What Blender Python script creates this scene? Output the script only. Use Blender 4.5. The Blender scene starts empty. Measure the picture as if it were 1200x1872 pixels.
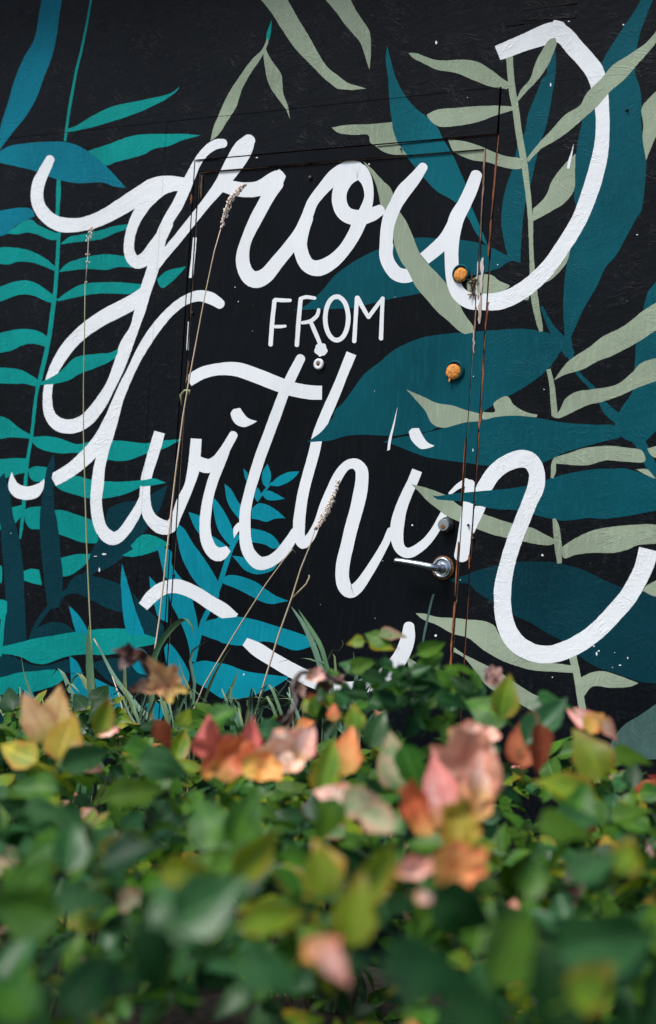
import bpy, bmesh, math, random
from mathutils import Vector, Matrix, noise
R = math.radians
random.seed(7)
sc = bpy.context.scene
col = sc.collection

# ------------------------------------------------------------------ camera
THETA, RHO, FPX, DIST, EYE = R(30.5), R(3.7), 2600.0, 3.71, 1.14
fwd = Vector((-math.sin(THETA), math.cos(THETA), 0)); rgt = Vector((math.cos(THETA), math.sin(THETA), 0)); upv = Vector((0, 0, 1))
CAM = Vector((DIST*math.sin(THETA), -DIST*math.cos(THETA), EYE))
cd = bpy.data.cameras.new('camera'); cam = bpy.data.objects.new('camera', cd); col.objects.link(cam)
cx = rgt*math.cos(RHO) + upv*math.sin(RHO); cy = -rgt*math.sin(RHO) + upv*math.cos(RHO); cz = -fwd
cam.matrix_world = Matrix(((cx.x, cy.x, cz.x, CAM.x), (cx.y, cy.y, cz.y, CAM.y), (cx.z, cy.z, cz.z, CAM.z), (0, 0, 0, 1)))
cd.sensor_fit = 'VERTICAL'; cd.sensor_height = 36; cd.sensor_width = 24; cd.lens = 50
cd.clip_start = 0.05; cd.clip_end = 500
cd.dof.use_dof = True; cd.dof.focus_distance = 3.62; cd.dof.aperture_fstop = 2.5; cd.dof.aperture_blades = 0
sc.camera = cam

# ------------------------------------------------------------------ light
w = bpy.data.worlds.new('World'); sc.world = w; w.use_nodes = True
nt = w.node_tree; nt.nodes.clear()
sky = nt.nodes.new('ShaderNodeTexSky'); sky.sky_type = 'NISHITA'; sky.sun_disc = False
SUN_EL, SUN_AZ = R(57), R(205)          # azimuth measured clockwise from +Y: behind the camera and to its left
sky.sun_elevation = SUN_EL; sky.sun_rotation = SUN_AZ; sky.dust_density = 2.5; sky.air_density = 1.0
bg = nt.nodes.new('ShaderNodeBackground'); bg.inputs[1].default_value = 0.105
wo = nt.nodes.new('ShaderNodeOutputWorld')
nt.links.new(sky.outputs[0], bg.inputs[0]); nt.links.new(bg.outputs[0], wo.inputs[0])
sd = bpy.data.lights.new('sun', 'SUN'); sd.energy = 2.3; sd.angle = R(18); sd.color = (1, .985, .96)
so = bpy.data.objects.new('sun', sd); col.objects.link(so)
sdir = Vector((math.sin(SUN_AZ)*math.cos(SUN_EL), math.cos(SUN_AZ)*math.cos(SUN_EL), math.sin(SUN_EL)))
so.rotation_euler = sdir.to_track_quat('Z', 'Y').to_euler(); so.location = (0, -3, 6)
sc.view_settings.view_transform = 'Standard'; sc.view_settings.look = 'None'
sc.view_settings.exposure = 0.52; sc.view_settings.gamma = 1; sc.view_settings.use_curve_mapping = False

# ------------------------------------------------------------------ projection: a pixel of the 1200x1872 photo -> a point in the place
def ray(px, py):
    u, v = px-600.0, 936.0-py
    a = u*math.cos(RHO) - v*math.sin(RHO); b = u*math.sin(RHO) + v*math.cos(RHO)
    return fwd*FPX + rgt*a + upv*b
def at_wall(px, py, y=0.0):
    d = ray(px, py); t = (y-CAM.y)/d.y
    return CAM + d*t
def at_depth(px, py, dep):
    return CAM + ray(px, py)*(dep/FPX)
def to_px(p):
    d = Vector(p)-CAM; k = d.dot(fwd)
    if k < .01: return (1e6, 1e6, k)
    a = d.dot(rgt)/k*FPX; b = d.dot(upv)/k*FPX
    u = a*math.cos(RHO)+b*math.sin(RHO); v = -a*math.sin(RHO)+b*math.cos(RHO)
    return (600+u, 936-v, k)

# ------------------------------------------------------------------ material helpers
def mat(name):
    m = bpy.data.materials.new(name); m.use_nodes = True; t = m.node_tree; t.nodes.clear()
    return m, t
class N:
    def __init__(s, t): s.t = t
    def n(s, typ, **k):
        q = s.t.nodes.new(typ)
        for a, b in k.items():
            if a.startswith('i_'):
                key = a[2:]; key = int(key) if key.isdigit() else key.replace('_', ' ')
                s.put(q, key, b)
            else: setattr(q, a, b)
        return q
    def put(s, q, key, b):
        if isinstance(b, bpy.types.NodeSocket): s.t.links.new(b, q.inputs[key])
        else: q.inputs[key].default_value = b
    def math(s, op, a, b=0.0, clamp=False):
        q = s.t.nodes.new('ShaderNodeMath'); q.operation = op; q.use_clamp = clamp
        s.put(q, 0, a); s.put(q, 1, b); return q.outputs[0]
    def mix(s, f, a, b, blend='MIX'):
        q = s.t.nodes.new('ShaderNodeMix'); q.data_type = 'RGBA'; q.blend_type = blend
        s.put(q, 0, f); s.put(q, 6, a); s.put(q, 7, b); return q.outputs[2]
    def ramp(s, f, lo, hi):
        q = s.t.nodes.new('ShaderNodeMapRange'); s.put(q, 0, f); s.put(q, 1, lo); s.put(q, 2, hi); q.clamp = True
        return q.outputs[0]
    def noise(s, vec, scale, detail=3, rough=.55, dist=0.0):
        q = s.t.nodes.new('ShaderNodeTexNoise'); s.put(q, 'Vector', vec); s.put(q, 'Scale', scale); s.put(q, 'Detail', detail)
        s.put(q, 'Roughness', rough); s.put(q, 'Distortion', dist); return q.outputs[0]
    def mapping(s, vec, scale=(1, 1, 1), rot=(0, 0, 0), loc=(0, 0, 0)):
        q = s.t.nodes.new('ShaderNodeMapping'); s.put(q, 'Vector', vec); q.inputs['Scale'].default_value = scale
        q.inputs['Rotation'].default_value = rot; q.inputs['Location'].default_value = loc; return q.outputs[0]
def c4(c): return (c[0], c[1], c[2], 1.0)

def surface_paint(name, colour, board, rough=.5, black=False, worn=.0):
    """house paint brushed on strand board (board=True) or on a smooth door leaf"""
    m, t = mat(name); n = N(t)
    pos = n.n('ShaderNodeNewGeometry').outputs['Position']
    big = n.noise(pos, 3.0, 3); mid = n.noise(pos, 22.0, 4, .6)
    v = n.ramp(big, .3, .7)
    kk = 1.0 if colour[0] > .6 else 0.0
    dark = c4([c*(.74+.18*kk) for c in colour]); lite = c4([min(1, c*(1.16-.10*kk)+.001) for c in colour])
    colr = n.mix(v, dark, lite)
    # brush streaks
    st = n.noise(n.mapping(pos, (60, 60, 9), (0, R(20), 0)), 2.2, 3)
    colr = n.mix(n.math('MULTIPLY', n.ramp(st, .5, .75), .25 if kk else .6), colr, c4([min(1, c*1.25+.004) for c in colour]))
    colr = n.mix(n.math('MULTIPLY', n.ramp(mid, .55, .8), (.3-.18*kk) if not black else .5), colr, c4([c*.7 for c in colour]))
    if board:
        # strands of the board: ridges lying in three directions, each showing only in patches
        hs = None
        for i, (ang, sx, off) in enumerate(((24, 14, 0), (-42, 12, 7), (80, 13, 13), (-12, 17, 21), (55, 18, 33))):
            mv = n.mapping(n.mapping(pos, (1, 1, 1), (0, R(ang), 0)), (sx, 1, 75), (0, 0, 0), (off, off*.3, off*.7))
            rid = n.noise(mv, 1.0, 2, .5, .6)
            sharp = n.math('POWER', n.ramp(n.math('ABSOLUTE', n.math('SUBTRACT', rid, .5)), .10, .0), 3.0)
            patch = n.ramp(n.noise(n.mapping(pos, (1, 1, 1), (0, 0, 0), (i*5.1, i*2.0, i*3.3)), 11.0, 2), .53, .66)
            h = n.math('MULTIPLY', sharp, patch)
            hs = h if hs is None else n.math('MAXIMUM', hs, h)
        pit = n.ramp(n.noise(pos, 95, 2), .68, .78)
        fine = n.noise(pos, 150, 3, .6)
        hgt = n.math('ADD', n.math('MULTIPLY', hs, .6 if black else .8), n.math('MULTIPLY', fine, .35))
        lump = n.noise(n.mapping(n.mapping(pos, (1, 1, 1), (0, R(14), 0)), (1, 1, 2.6)), 17, 3, .55, .8)
        hgt = n.math('ADD', hgt, n.math('MULTIPLY', lump, 1.3 if black else .9))
        hgt = n.math('SUBTRACT', hgt, n.math('MULTIPLY', pit, .8))
        if black:
            # dry scuffs where the strands stand proud
            sc_ = n.math('MULTIPLY', hs, n.ramp(n.noise(pos, 60, 2), .5, .7))
            colr = n.mix(n.math('MULTIPLY', sc_, .3), colr, (.07, .08, .095, 1))
            chip = n.ramp(n.noise(pos, 190, 1), .775, .80)
            colr = n.mix(n.math('MULTIPLY', chip, .7), colr, (.22, .22, .21, 1))
        else:
            worn_m = n.math('MULTIPLY', pit, n.ramp(n.noise(pos, 11, 2), .5, .7))
            colr = n.mix(n.math('MULTIPLY', worn_m, .7), colr, (.02, .024, .028, 1))
            colr = n.mix(n.math('MULTIPLY', hs, .10), colr, c4([min(1, c*1.5+.02) for c in colour]))
        bst, bd = .55, .0016
    else:
        drip = n.noise(n.mapping(pos, (30, 30, 4)), 1.0, 3)
        hgt = n.math('ADD', n.math('MULTIPLY', n.noise(pos, 120, 3, .6), .25), n.math('MULTIPLY', drip, .5))
        hgt = n.math('ADD', hgt, n.math('MULTIPLY', st, .3))
        if black:
            chip = n.ramp(n.noise(pos, 170, 1), .81, .85)
            colr = n.mix(n.math('MULTIPLY', chip, .5), colr, (.2, .2, .2, 1))
        bst, bd = .22, .001
    b = n.n('ShaderNodeBump'); b.inputs['Strength'].default_value = bst; b.inputs['Distance'].default_value = bd
    n.put(b, 'Height', hgt)
    p = n.n('ShaderNodeBsdfPrincipled'); n.put(p, 'Base Color', colr)
    n.put(p, 'Roughness', n.math('ADD', n.math('MULTIPLY', mid, .2), rough-.1)); n.put(p, 'Normal', b.outputs[0])
    p.inputs['Specular IOR Level'].default_value = (.10 if board else .08) if black else .08
    o = n.n('ShaderNodeOutputMaterial'); t.links.new(p.outputs[0], o.inputs[0])
    return m

def simple(name, c1, c2=None, scale=20, rough=.6, metal=0.0, bump=0.0, stretch=(1, 1, 1), obj=False, thr=(.35, .65), spec=.4):
    m, t = mat(name); n = N(t)
    pos = n.n('ShaderNodeTexCoord').outputs['Object'] if obj else n.n('ShaderNodeNewGeometry').outputs['Position']
    nz = n.noise(n.mapping(pos, stretch), scale, 4, .6)
    colr = n.mix(n.ramp(nz, *thr), c4(c1), c4(c2 or [c*.8 for c in c1]))
    p = n.n('ShaderNodeBsdfPrincipled'); n.put(p, 'Base Color', colr)
    p.inputs['Metallic'].default_value = metal; n.put(p, 'Roughness', n.math('ADD', n.math('MULTIPLY', nz, .2), rough-.1))
    p.inputs['Specular IOR Level'].default_value = spec
    if bump:
        b = n.n('ShaderNodeBump'); b.inputs['Strength'].default_value = bump; b.inputs['Distance'].default_value = .003
        n.put(b, 'Height', nz); n.put(p, 'Normal', b.outputs[0])
    o = n.n('ShaderNodeOutputMaterial'); t.links.new(p.outputs[0], o.inputs[0])
    return m

PAL = dict(W=(.80, .83, .85), T=(.001, .262, .240), B=(.001, .165, .235), D=(.0003, .076, .100), DD=(.0003, .033, .047),
           C=(.001, .240, .320), S=(.300, .365, .262), K=(.0030, .0044, .0064), BK=(.001, .112, .145), G=(.065, .13, .115))
LAB = dict(W='white', T='bright teal green', B='blue teal', D='dark petrol teal', DD='very dark teal', C='bright cyan teal', S='sage green', BK='mid teal', G='grey green')
PM = {}
def paint_mat(k, board):
    key = (k, board)
    if key not in PM:
        PM[key] = surface_paint('paint_%s_%s' % (LAB.get(k, 'black').replace(' ', '_'), 'board' if board else 'door'), PAL[k], board,
                                rough=.42 if k == 'K' else .55, black=(k == 'K'))
    return PM[key]

# ------------------------------------------------------------------ object helpers
def mesh_obj(name, bm, m, parent=None, kind=None, smooth=False, label=None):
    me = bpy.data.meshes.new(name); bm.to_mesh(me); bm.free()
    for x in (m if isinstance(m, (list, tuple)) else [m]): me.materials.append(x)
    if smooth:
        for p in me.polygons: p.use_smooth = True
    o = bpy.data.objects.new(name, me); col.objects.link(o)
    if parent: o.parent = parent
    if kind: o['kind'] = kind
    if label: o['label'] = label
    return o
def empty(name, loc=(0, 0, 0), label=None, cat=None, group=None):
    o = bpy.data.objects.new(name, None); o.location = loc; col.objects.link(o); o.empty_display_size = .1
    if label: o['label'] = label
    if cat: o['category'] = cat
    if group: o['group'] = group
    return o
def box(bm, x0, x1, y0, y1, z0, z1, bev=0.0):
    r = bmesh.ops.create_cube(bm, size=1.0)
    vs = r['verts']
    bmesh.ops.scale(bm, vec=(x1-x0, y1-y0, z1-z0), verts=vs)
    bmesh.ops.translate(bm, vec=((x0+x1)/2, (y0+y1)/2, (z0+z1)/2), verts=vs)
    if bev:
        es = list({e for v in vs for e in v.link_edges})
        bmesh.ops.bevel(bm, geom=es, offset=bev, segments=1, affect='EDGES')
def tube(bm, pts, rad, seg=8, cap=True):
    pts = [Vector(p) for p in pts]
    if not hasattr(rad, '__len__'): rad = [rad]*len(pts)
    rings = []; prev = None
    for i, p in enumerate(pts):
        d = (pts[min(i+1, len(pts)-1)]-pts[max(i-1, 0)]).normalized()
        if prev is None: a = d.orthogonal().normalized()
        else: a = (prev - d*prev.dot(d)).normalized()
        prev = a; b = d.cross(a)
        rings.append([bm.verts.new(p+(a*math.cos(2*math.pi*k/seg)+b*math.sin(2*math.pi*k/seg))*rad[i]) for k in range(seg)])
    for i in range(len(rings)-1):
        for k in range(seg):
            bm.faces.new((rings[i][k], rings[i][(k+1) % seg], rings[i+1][(k+1) % seg], rings[i+1][k]))
    if cap:
        bm.faces.new(rings[0][::-1]); bm.faces.new(rings[-1])
def crom(pts, step=4.0):
    """Catmull-Rom through tuples of any length"""
    if len(pts) < 3:
        out = []; a, b = pts
        n = max(1, int(math.dist(a[:2], b[:2])/step))
        return [tuple(a[k]+(b[k]-a[k])*i/n for k in range(len(a))) for i in range(n+1)]
    P = [pts[0]]+list(pts)+[pts[-1]]; out = []
    for i in range(1, len(P)-2):
        p0, p1, p2, p3 = P[i-1], P[i], P[i+1], P[i+2]
        n = max(1, int(math.dist(p1[:2], p2[:2])/step))
        for j in range(n):
            t = j/n
            out.append(tuple(.5*((2*p1[k])+(-p0[k]+p2[k])*t+(2*p0[k]-5*p1[k]+4*p2[k]-p3[k])*t*t+(-p0[k]+3*p1[k]-3*p2[k]+p3[k])*t**3) for k in range(len(p1))))
    out.append(tuple(pts[-1])); return out

# ------------------------------------------------------------------ the mural, in photo pixels of the wall plane
SH = []      # (kind, name, colour, outline or stroke, on which)
def cr(o, pts):
    """points read in a 3x enlargement whose corner is o"""
    return [(o[0]+p[0]/3.0, o[1]+p[1]/3.0) for p in pts]
O = {1: (0, 0), 2: (400, 0), 3: (800, 0), 4: (0, 400), 5: (400, 400), 6: (800, 400), 7: (0, 700), 8: (400, 700), 9: (800, 700), 10: (0, 1000), 11: (400, 1000), 12: (800, 1000)}
def finish_tip(pts):
    """an outline that runs out of the photo ends in a leaf tip a little way beyond it"""
    for out_, ox, oy in ((lambda q: q[0] < -1.5, -1, 0), (lambda q: q[0] > 1203, 1, 0), (lambda q: q[1] < -4, 0, -1)):
        n = len(pts); flags = [out_(q) for q in pts]
        if not any(flags) or all(flags): continue
        s = next(i for i in range(n) if not flags[i] and flags[(i+1) % n])
        seq = [pts[(s+k) % n] for k in range(n+1)]; fl = [flags[(s+k) % n] for k in range(n+1)]
        e = 1
        while fl[e]: e += 1
        a, b = seq[0], seq[e]; d = math.dist(a, b)
        tip = ((a[0]+b[0])/2+ox*(40+1.7*d), (a[1]+b[1])/2+oy*(40+1.7*d)+ox*18)
        ca = (a[0]+ox*(20+.7*d), a[1]+oy*(20+.7*d)); cb = (b[0]+ox*(20+.7*d), b[1]+oy*(20+.7*d))
        if ox == 0: ca = (ca[0]*.85+tip[0]*.15, ca[1]); cb = (cb[0]*.85+tip[0]*.15, cb[1])
        else: ca = (ca[0], ca[1]*.85+tip[1]*.15); cb = (cb[0], cb[1]*.85+tip[1]*.15)
        pts = crom([a, ca, tip])[:-1]+crom([tip, cb, b])+seq[e+1:-1]
    return pts
def leaf(c, o, *edges, name='painted_leaf'):
    """closed outline out of smooth edges that meet in corners"""
    out = []
    for e in edges:
        e = cr(O[o], e) if o else e
        out += crom(e)
    SH.append(('P', name, c, finish_tip(out)))
def stroke(c, pts, name='painted_lettering', caps=(1, 1), o=0, k=1.0):
    if o: pts = [(O[o][0]+p[0]/3.0, O[o][1]+p[1]/3.0, p[2]/3.0) for p in pts]
    SH.append(('S', name, c, [(p[0], p[1], p[2]*k) for p in pts], caps))
def stem(c, pts, o=0): stroke(c, pts, 'painted_stem', (0, 0), o)

# --- upper left
leaf('B', 1, [(-6, 830), (5, 690), (40, 580), (80, 440), (130, 320), (190, 210), (215, 80), (240, -60)], [(350, -60), (325, 100), (312, 200), (280, 330), (240, 430), (200, 540), (140, 640), (60, 740), (-6, 830)])
stem('T', [(169, -12, 4), (154, 70, 4), (140, 130, 4.5), (127, 200, 5), (119, 258, 5)])
stem('T', [(108, 325, 6), (107, 355, 8), (105, 395, 7)])
stem('T', [(108, 425, 7), (103, 510, 7), (97, 567, 8), (87, 633, 8), (75, 687, 8), (67, 720, 6), (58, 797, 6), (50, 847, 6), (43, 933, 7), (37, 985, 4)])
leaf('T', 1, [(985, 475), (930, 515), (820, 540), (700, 565), (600, 590), (500, 640), (420, 690), (370, 705)], [(370, 727), (500, 700), (600, 670), (700, 640), (800, 600), (900, 550), (960, 510), (985, 475)])
leaf('T', 1, [(485, 828), (600, 790), (720, 745), (850, 735), (1000, 735), (1102, 742)], [(1102, 742), (1000, 770), (930, 800), (850, 815), (780, 850), (650, 885), (570, 906), (485, 828)])
leaf('B', 1, [(-20, 838), (60, 800), (150, 785), (250, 778), (350, 778), (430, 800), (500, 840), (560, 890), (620, 950), (690, 1030)], [(690, 1030), (620, 1020), (560, 1000), (430, 1005), (320, 985), (200, 940), (100, 915), (-20, 888)])
leaf('B', 0, [(-5, 386), (35, 380), (57, 382), (64, 395)], [(64, 395), (50, 402), (30, 412), (13, 428), (-5, 433)])
# --- fern on the left
leaf('T', 4, [(40, 80), (90, 40), (140, 10), (180, 8), (220, 40), (330, 85)], [(330, 112), (280, 115), (200, 85), (150, 75), (100, 85), (40, 80)])
leaf('T', 4, [(330, 140), (380, 100), (450, 85), (560, 60), (620, 42), (700, 30)], [(700, 58), (640, 75), (560, 110), (500, 120), (400, 130), (330, 140)])
leaf('T', 4, [(-15, 160), (50, 155), (150, 170), (230, 205), (280, 240), (322, 282)], [(322, 296), (250, 265), (180, 240), (100, 235), (50, 250), (-15, 245)])
leaf('T', 4, [(322, 292), (370, 245), (450, 215), (560, 195), (650, 200), (730, 215)], [(730, 268), (650, 265), (580, 280), (500, 275), (420, 280), (322, 293)])
leaf('T', 4, [(-15, 378), (80, 345), (150, 338), (210, 360), (270, 400), (318, 440)], [(300, 466), (250, 450), (180, 420), (120, 415), (50, 435), (-15, 462)])
leaf('T', 4, [(318, 442), (380, 395), (450, 360), (560, 348), (680, 350), (780, 360)], [(770, 392), (720, 412), (620, 410), (560, 410), (500, 415), (420, 430), (318, 452)])
leaf('T', 4, [(862, 332), (920, 285), (1022, 262)], [(1022, 262), (960, 330), (890, 380), (862, 332)])
leaf('T', 4, [(-15, 630), (80, 608), (160, 605), (220, 620), (268, 655)], [(272, 712), (240, 700), (180, 685), (120, 695), (60, 725), (-15, 737)])
leaf('T', 4, [(-15, 815), (70, 820), (130, 835), (190, 870), (222, 895)], [(212, 925), (140, 905), (90, 905), (-15, 902)])
leaf('T', 7, [(-15, 176), (50, 200), (100, 245), (165, 282)], [(165, 305), (100, 300), (50, 300), (-15, 312)])
leaf('T', 7, [(172, 297), (250, 292), (330, 305), (420, 335), (500, 322), (620, 315), (700, 320), (800, 330), (900, 315), (1000, 310)], [(1000, 312), (960, 330), (900, 360), (800, 390), (700, 425), (620, 425), (540, 410), (430, 385), (320, 385), (220, 360), (172, 320)])
leaf('T', 7, [(-15, 420), (80, 412), (152, 416)], [(150, 492), (100, 500), (40, 520), (-15, 548)])
leaf('T', 7, [(155, 475), (190, 458), (240, 460), (270, 468)], [(255, 540), (200, 542), (165, 520), (155, 475)])
leaf('T', 7, [(300, 560), (400, 510), (500, 530), (600, 540), (700, 540), (800, 530), (850, 525), (910, 548)], [(910, 548), (850, 560), (780, 570), (700, 605), (600, 630), (500, 635), (400, 610), (340, 590), (300, 560)])
leaf('T', 7, [(-15, 690), (60, 685), (122, 668)], [(132, 722), (110, 740), (60, 795), (-15, 807)])
leaf('T', 7, [(138, 692), (180, 680), (225, 678)], [(222, 802), (170, 800), (140, 760), (138, 692)])
leaf('T', 7, [(300, 698), (350, 700), (430, 725), (500, 750), (515, 775)], [(550, 880), (450, 875), (380, 850), (315, 826)])
leaf('T', 7, [(330, 962), (420, 940), (500, 935), (530, 890)], [(475, 990), (400, 1050), (335, 1062)])
leaf('T', 7, [(126, 1035), (170, 1020), (215, 1025)], [(230, 1110), (180, 1100), (126, 1080)])
leaf('T', 7, [(-15, 1000), (10, 1005), (12, 1060)], [(12, 1060), (8, 1098), (-15, 1100)])
# --- very dark teal foliage low on the left
leaf('DD', 7, [(920, 560), (850, 600), (780, 640), (700, 650), (630, 670), (590, 700), (575, 770), (540, 860), (500, 930), (470, 1045)], [(470, 1045), (560, 1030), (640, 985), (700, 930), (770, 850), (830, 760), (880, 690), (920, 560)])
leaf('T', 7, [(668, 946), (720, 890), (780, 835), (850, 840), (932, 885)], [(932, 885), (880, 912), (800, 940), (720, 955), (668, 946)])
leaf('DD', 10, [(372, 210), (400, 172), (450, 150), (560, 170), (650, 200), (680, 222)], [(680, 362), (600, 340), (500, 290), (420, 255), (372, 262)])
stem('DD', [(720, -5, 40), (560, 90, 40), (420, 200, 34), (280, 320, 26), (200, 430, 22), (160, 520, 18)], 10)
leaf('DD', 10, [(158, 520), (200, 450), (250, 420), (310, 410), (380, 435), (425, 480)], [(425, 480), (300, 510), (158, 530)])
leaf('DD', 10, [(730, 250), (770, 300), (850, 380), (905, 440)], [(905, 500), (840, 520), (780, 480), (730, 250)])
leaf('DD', 7, [(25, 492), (55, 600), (72, 720), (105, 850), (128, 1000), (136, 1200), (150, 1450)], [(20, 1450), (32, 1200), (15, 950), (5, 800), (-15, 700), (-15, 550), (25, 492)])
leaf('DD', 7, [(298, 385), (258, 470), (245, 560), (230, 650), (218, 760), (225, 900), (240, 1050), (258, 1200), (272, 1240)], [(272, 1240), (330, 1215), (345, 1060), (335, 950), (320, 800), (300, 680), (295, 560), (298, 385)])
leaf('T', 10, [(-15, 552), (100, 525), (200, 500), (300, 485), (420, 465), (560, 450), (700, 450), (800, 480), (860, 500)], [(860, 530), (700, 565), (600, 590), (450, 590), (350, 605), (250, 640), (180, 635), (130, 610), (60, 590), (-15, 585)])
leaf('DD', 10, [(-15, 590), (70, 600), (150, 640), (250, 650), (385, 612)], [(390, 692), (300, 680), (200, 676), (100, 690), (-15, 716)])
leaf('T', 10, [(-15, 720), (100, 690), (200, 680), (300, 672), (345, 690)], [(345, 730), (300, 760), (200, 790), (100, 805), (-15, 812)])
leaf('DD', 10, [(-15, 815), (70, 815), (142, 800)], [(150, 1000), (60, 1100), (-15, 1100)])
leaf('T', 10, [(-15, 288), (20, 288), (40, 300)], [(38, 360), (22, 392), (-15, 402)])
stem('T', [(20, 380, 22), (10, 480, 24), (0, 600, 20)], 10)
leaf('DD', 10, [(500, 640), (620, 610), (760, 640), (860, 700)], [(840, 800), (700, 780), (600, 740), (500, 640)])
# --- bright cyan plant at the foot of the door
leaf('C', 10, [(380, 322), (400, 410), (420, 472)], [(482, 472), (468, 430), (430, 372), (380, 322)])
leaf('C', 10, [(670, 92), (665, 200), (680, 400), (705, 480)], [(798, 490), (770, 415), (740, 330), (700, 190), (670, 92)])
leaf('C', 10, [(862, -5), (882, 80), (905, 160), (930, 185)], [(1005, 185), (970, 140), (942, 90), (938, 20), (862, -5)])
leaf('C', 10, [(820, 160), (826, 235)], [(826, 235), (864, 215), (820, 160)])
leaf('C', 10, [(842, 285), (850, 330), (870, 385), (920, 415)], [(925, 250), (842, 285)])
leaf('C', 10, [(922, 235), (940, 310), (980, 390), (1015, 470), (1040, 560), (1042, 640)], [(1042, 640), (1070, 570), (1088, 480), (1080, 390), (1060, 310), (1040, 270), (922, 235)])
leaf('C', 0, [(320, 955), (325, 987), (333, 1020), (350, 1053), (370, 1078), (383, 1085), (400, 1094)], [(400, 1094), (401, 1070), (390, 1047), (373, 1020), (353, 993), (337, 967), (320, 955)])
leaf('C', 0, [(345, 936), (355, 962), (368, 980)], [(368, 980), (370, 950), (363, 942), (345, 936)])
leaf('C', 0, [(387, 906), (391, 935), (398, 965), (410, 985), (424, 1000)], [(424, 1000), (428, 983), (424, 963), (413, 940), (400, 920), (387, 906)])
leaf('C', 0, [(385, 978), (400, 987), (421, 1003)], [(421, 1007), (405, 1006), (385, 995)])
leaf('C', 8, [(33, 553), (70, 585), (100, 640), (120, 670)], [(115, 748), (75, 700), (45, 640), (33, 553)])
leaf('C', 8, [(137, 470), (162, 500), (155, 545)], [(155, 545), (142, 510), (137, 470)])
leaf('C', 8, [(268, 443), (285, 490), (286, 530), (262, 575)], [(262, 575), (240, 545), (240, 490), (268, 443)])
leaf('C', 8, [(442, 485), (380, 490), (320, 520), (280, 562)], [(280, 562), (330, 566), (390, 540), (425, 510), (442, 485)])
leaf('C', 8, [(238, 608), (270, 590), (310, 605), (364, 635)], [(364, 635), (300, 645), (260, 637), (238, 608)])
leaf('C', 8, [(214, 572), (232, 610), (215, 655)], [(215, 655), (192, 615), (214, 572)])
leaf('C', 8, [(182, 690), (220, 660), (270, 670), (320, 700), (367, 742)], [(367, 742), (310, 745), (260, 762), (220, 750), (180, 745)])
leaf('C', 8, [(180, 798), (240, 810), (300, 840), (342, 897)], [(342, 897), (300, 910), (250, 885), (180, 873)])
leaf('C', 8, [(75, 948), (130, 955), (200, 985), (325, 985)], [(325, 985), (300, 1025), (220, 1050), (150, 1030), (110, 990), (75, 948)])
leaf('C', 11, [(385, 296), (360, 300), (290, 313), (230, 297), (150, 255), (100, 230), (25, 200)], [(15, 182), (50, 155), (110, 158), (200, 190), (270, 240), (320, 270), (385, 296)])
stem('C', [(497, 882, 3), (482, 900, 4), (470, 916, 4)])
stem('C', [(437, 978, 7), (423, 1003, 9), (413, 1033, 9), (400, 1073, 9), (387, 1105, 9), (372, 1135, 9), (362, 1170, 10), (352, 1210, 12)])
leaf('C', 0, [(363, 1158), (372, 1140), (390, 1132), (433, 1128), (467, 1133), (500, 1143), (533, 1153), (560, 1163), (580, 1177)], [(580, 1177), (560, 1185), (540, 1189), (520, 1183), (500, 1175), (477, 1173), (447, 1180), (420, 1178), (395, 1170), (378, 1164), (363, 1158)])
leaf('C', 0, [(352, 1213), (373, 1208), (400, 1212), (420, 1216), (450, 1227), (483, 1232), (530, 1238)], [(530, 1238), (500, 1257), (467, 1270), (433, 1278), (407, 1277), (377, 1258), (357, 1245), (352, 1213)])
leaf('C', 10, [(900, 555), (930, 528), (990, 600), (1040, 700), (1020, 775)], [(1020, 775), (960, 742), (920, 660), (900, 555)])
leaf('C', 10, [(382, 598), (430, 640), (480, 760), (545, 900)], [(545, 900), (400, 880), (390, 700), (382, 598)])
leaf('C', 10, [(520, 720), (600, 760), (655, 800), (670, 980)], [(670, 980), (560, 930), (520, 720)])
leaf('C', 10, [(690, 540), (780, 560), (830, 620), (850, 700)], [(850, 700), (760, 690), (710, 620), (690, 540)])
leaf('C', 10, [(130, 800), (170, 780), (200, 850), (240, 960)], [(240, 960), (150, 900), (130, 800)])
leaf('C', 10, [(800, 860), (860, 850), (900, 900), (880, 960)], [(880, 960), (820, 930), (800, 860)])
# --- top centre, sage leaves
leaf('S', 2, [(215, -20), (290, 70), (340, 150), (400, 240), (450, 300), (520, 370), (580, 430), (650, 487)], [(650, 487), (730, 493), (811, 486)], [(811, 486), (760, 470), (710, 455), (650, 410), (590, 360), (540, 280), (490, 190), (440, 110), (368, -20)])
leaf('S', 2, [(570, -20), (640, 60), (690, 130), (750, 200), (780, 240), (800, 300), (827, 382)], [(827, 382), (835, 280), (830, 180), (790, 110), (750, 50), (715, -20)])
leaf('T', 0, [(497, 36), (488, 62), (487, 74)], [(487, 74), (492, 74), (496, 55), (497, 36)])
leaf('S', 0, [(490, 68), (480, 90), (460, 110), (440, 137), (423, 163), (407, 193), (398, 215), (390, 235), (385, 258)], [(385, 258), (400, 246), (417, 220), (433, 193), (443, 163), (457, 137), (477, 107), (491, 78)])
leaf('S', 2, [(262, 215), (258, 265), (290, 330), (340, 400), (350, 450), (355, 510), (380, 580), (392, 652)], [(392, 652), (370, 600), (340, 560), (290, 490), (265, 430), (250, 340), (247, 280), (262, 215)])
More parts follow.
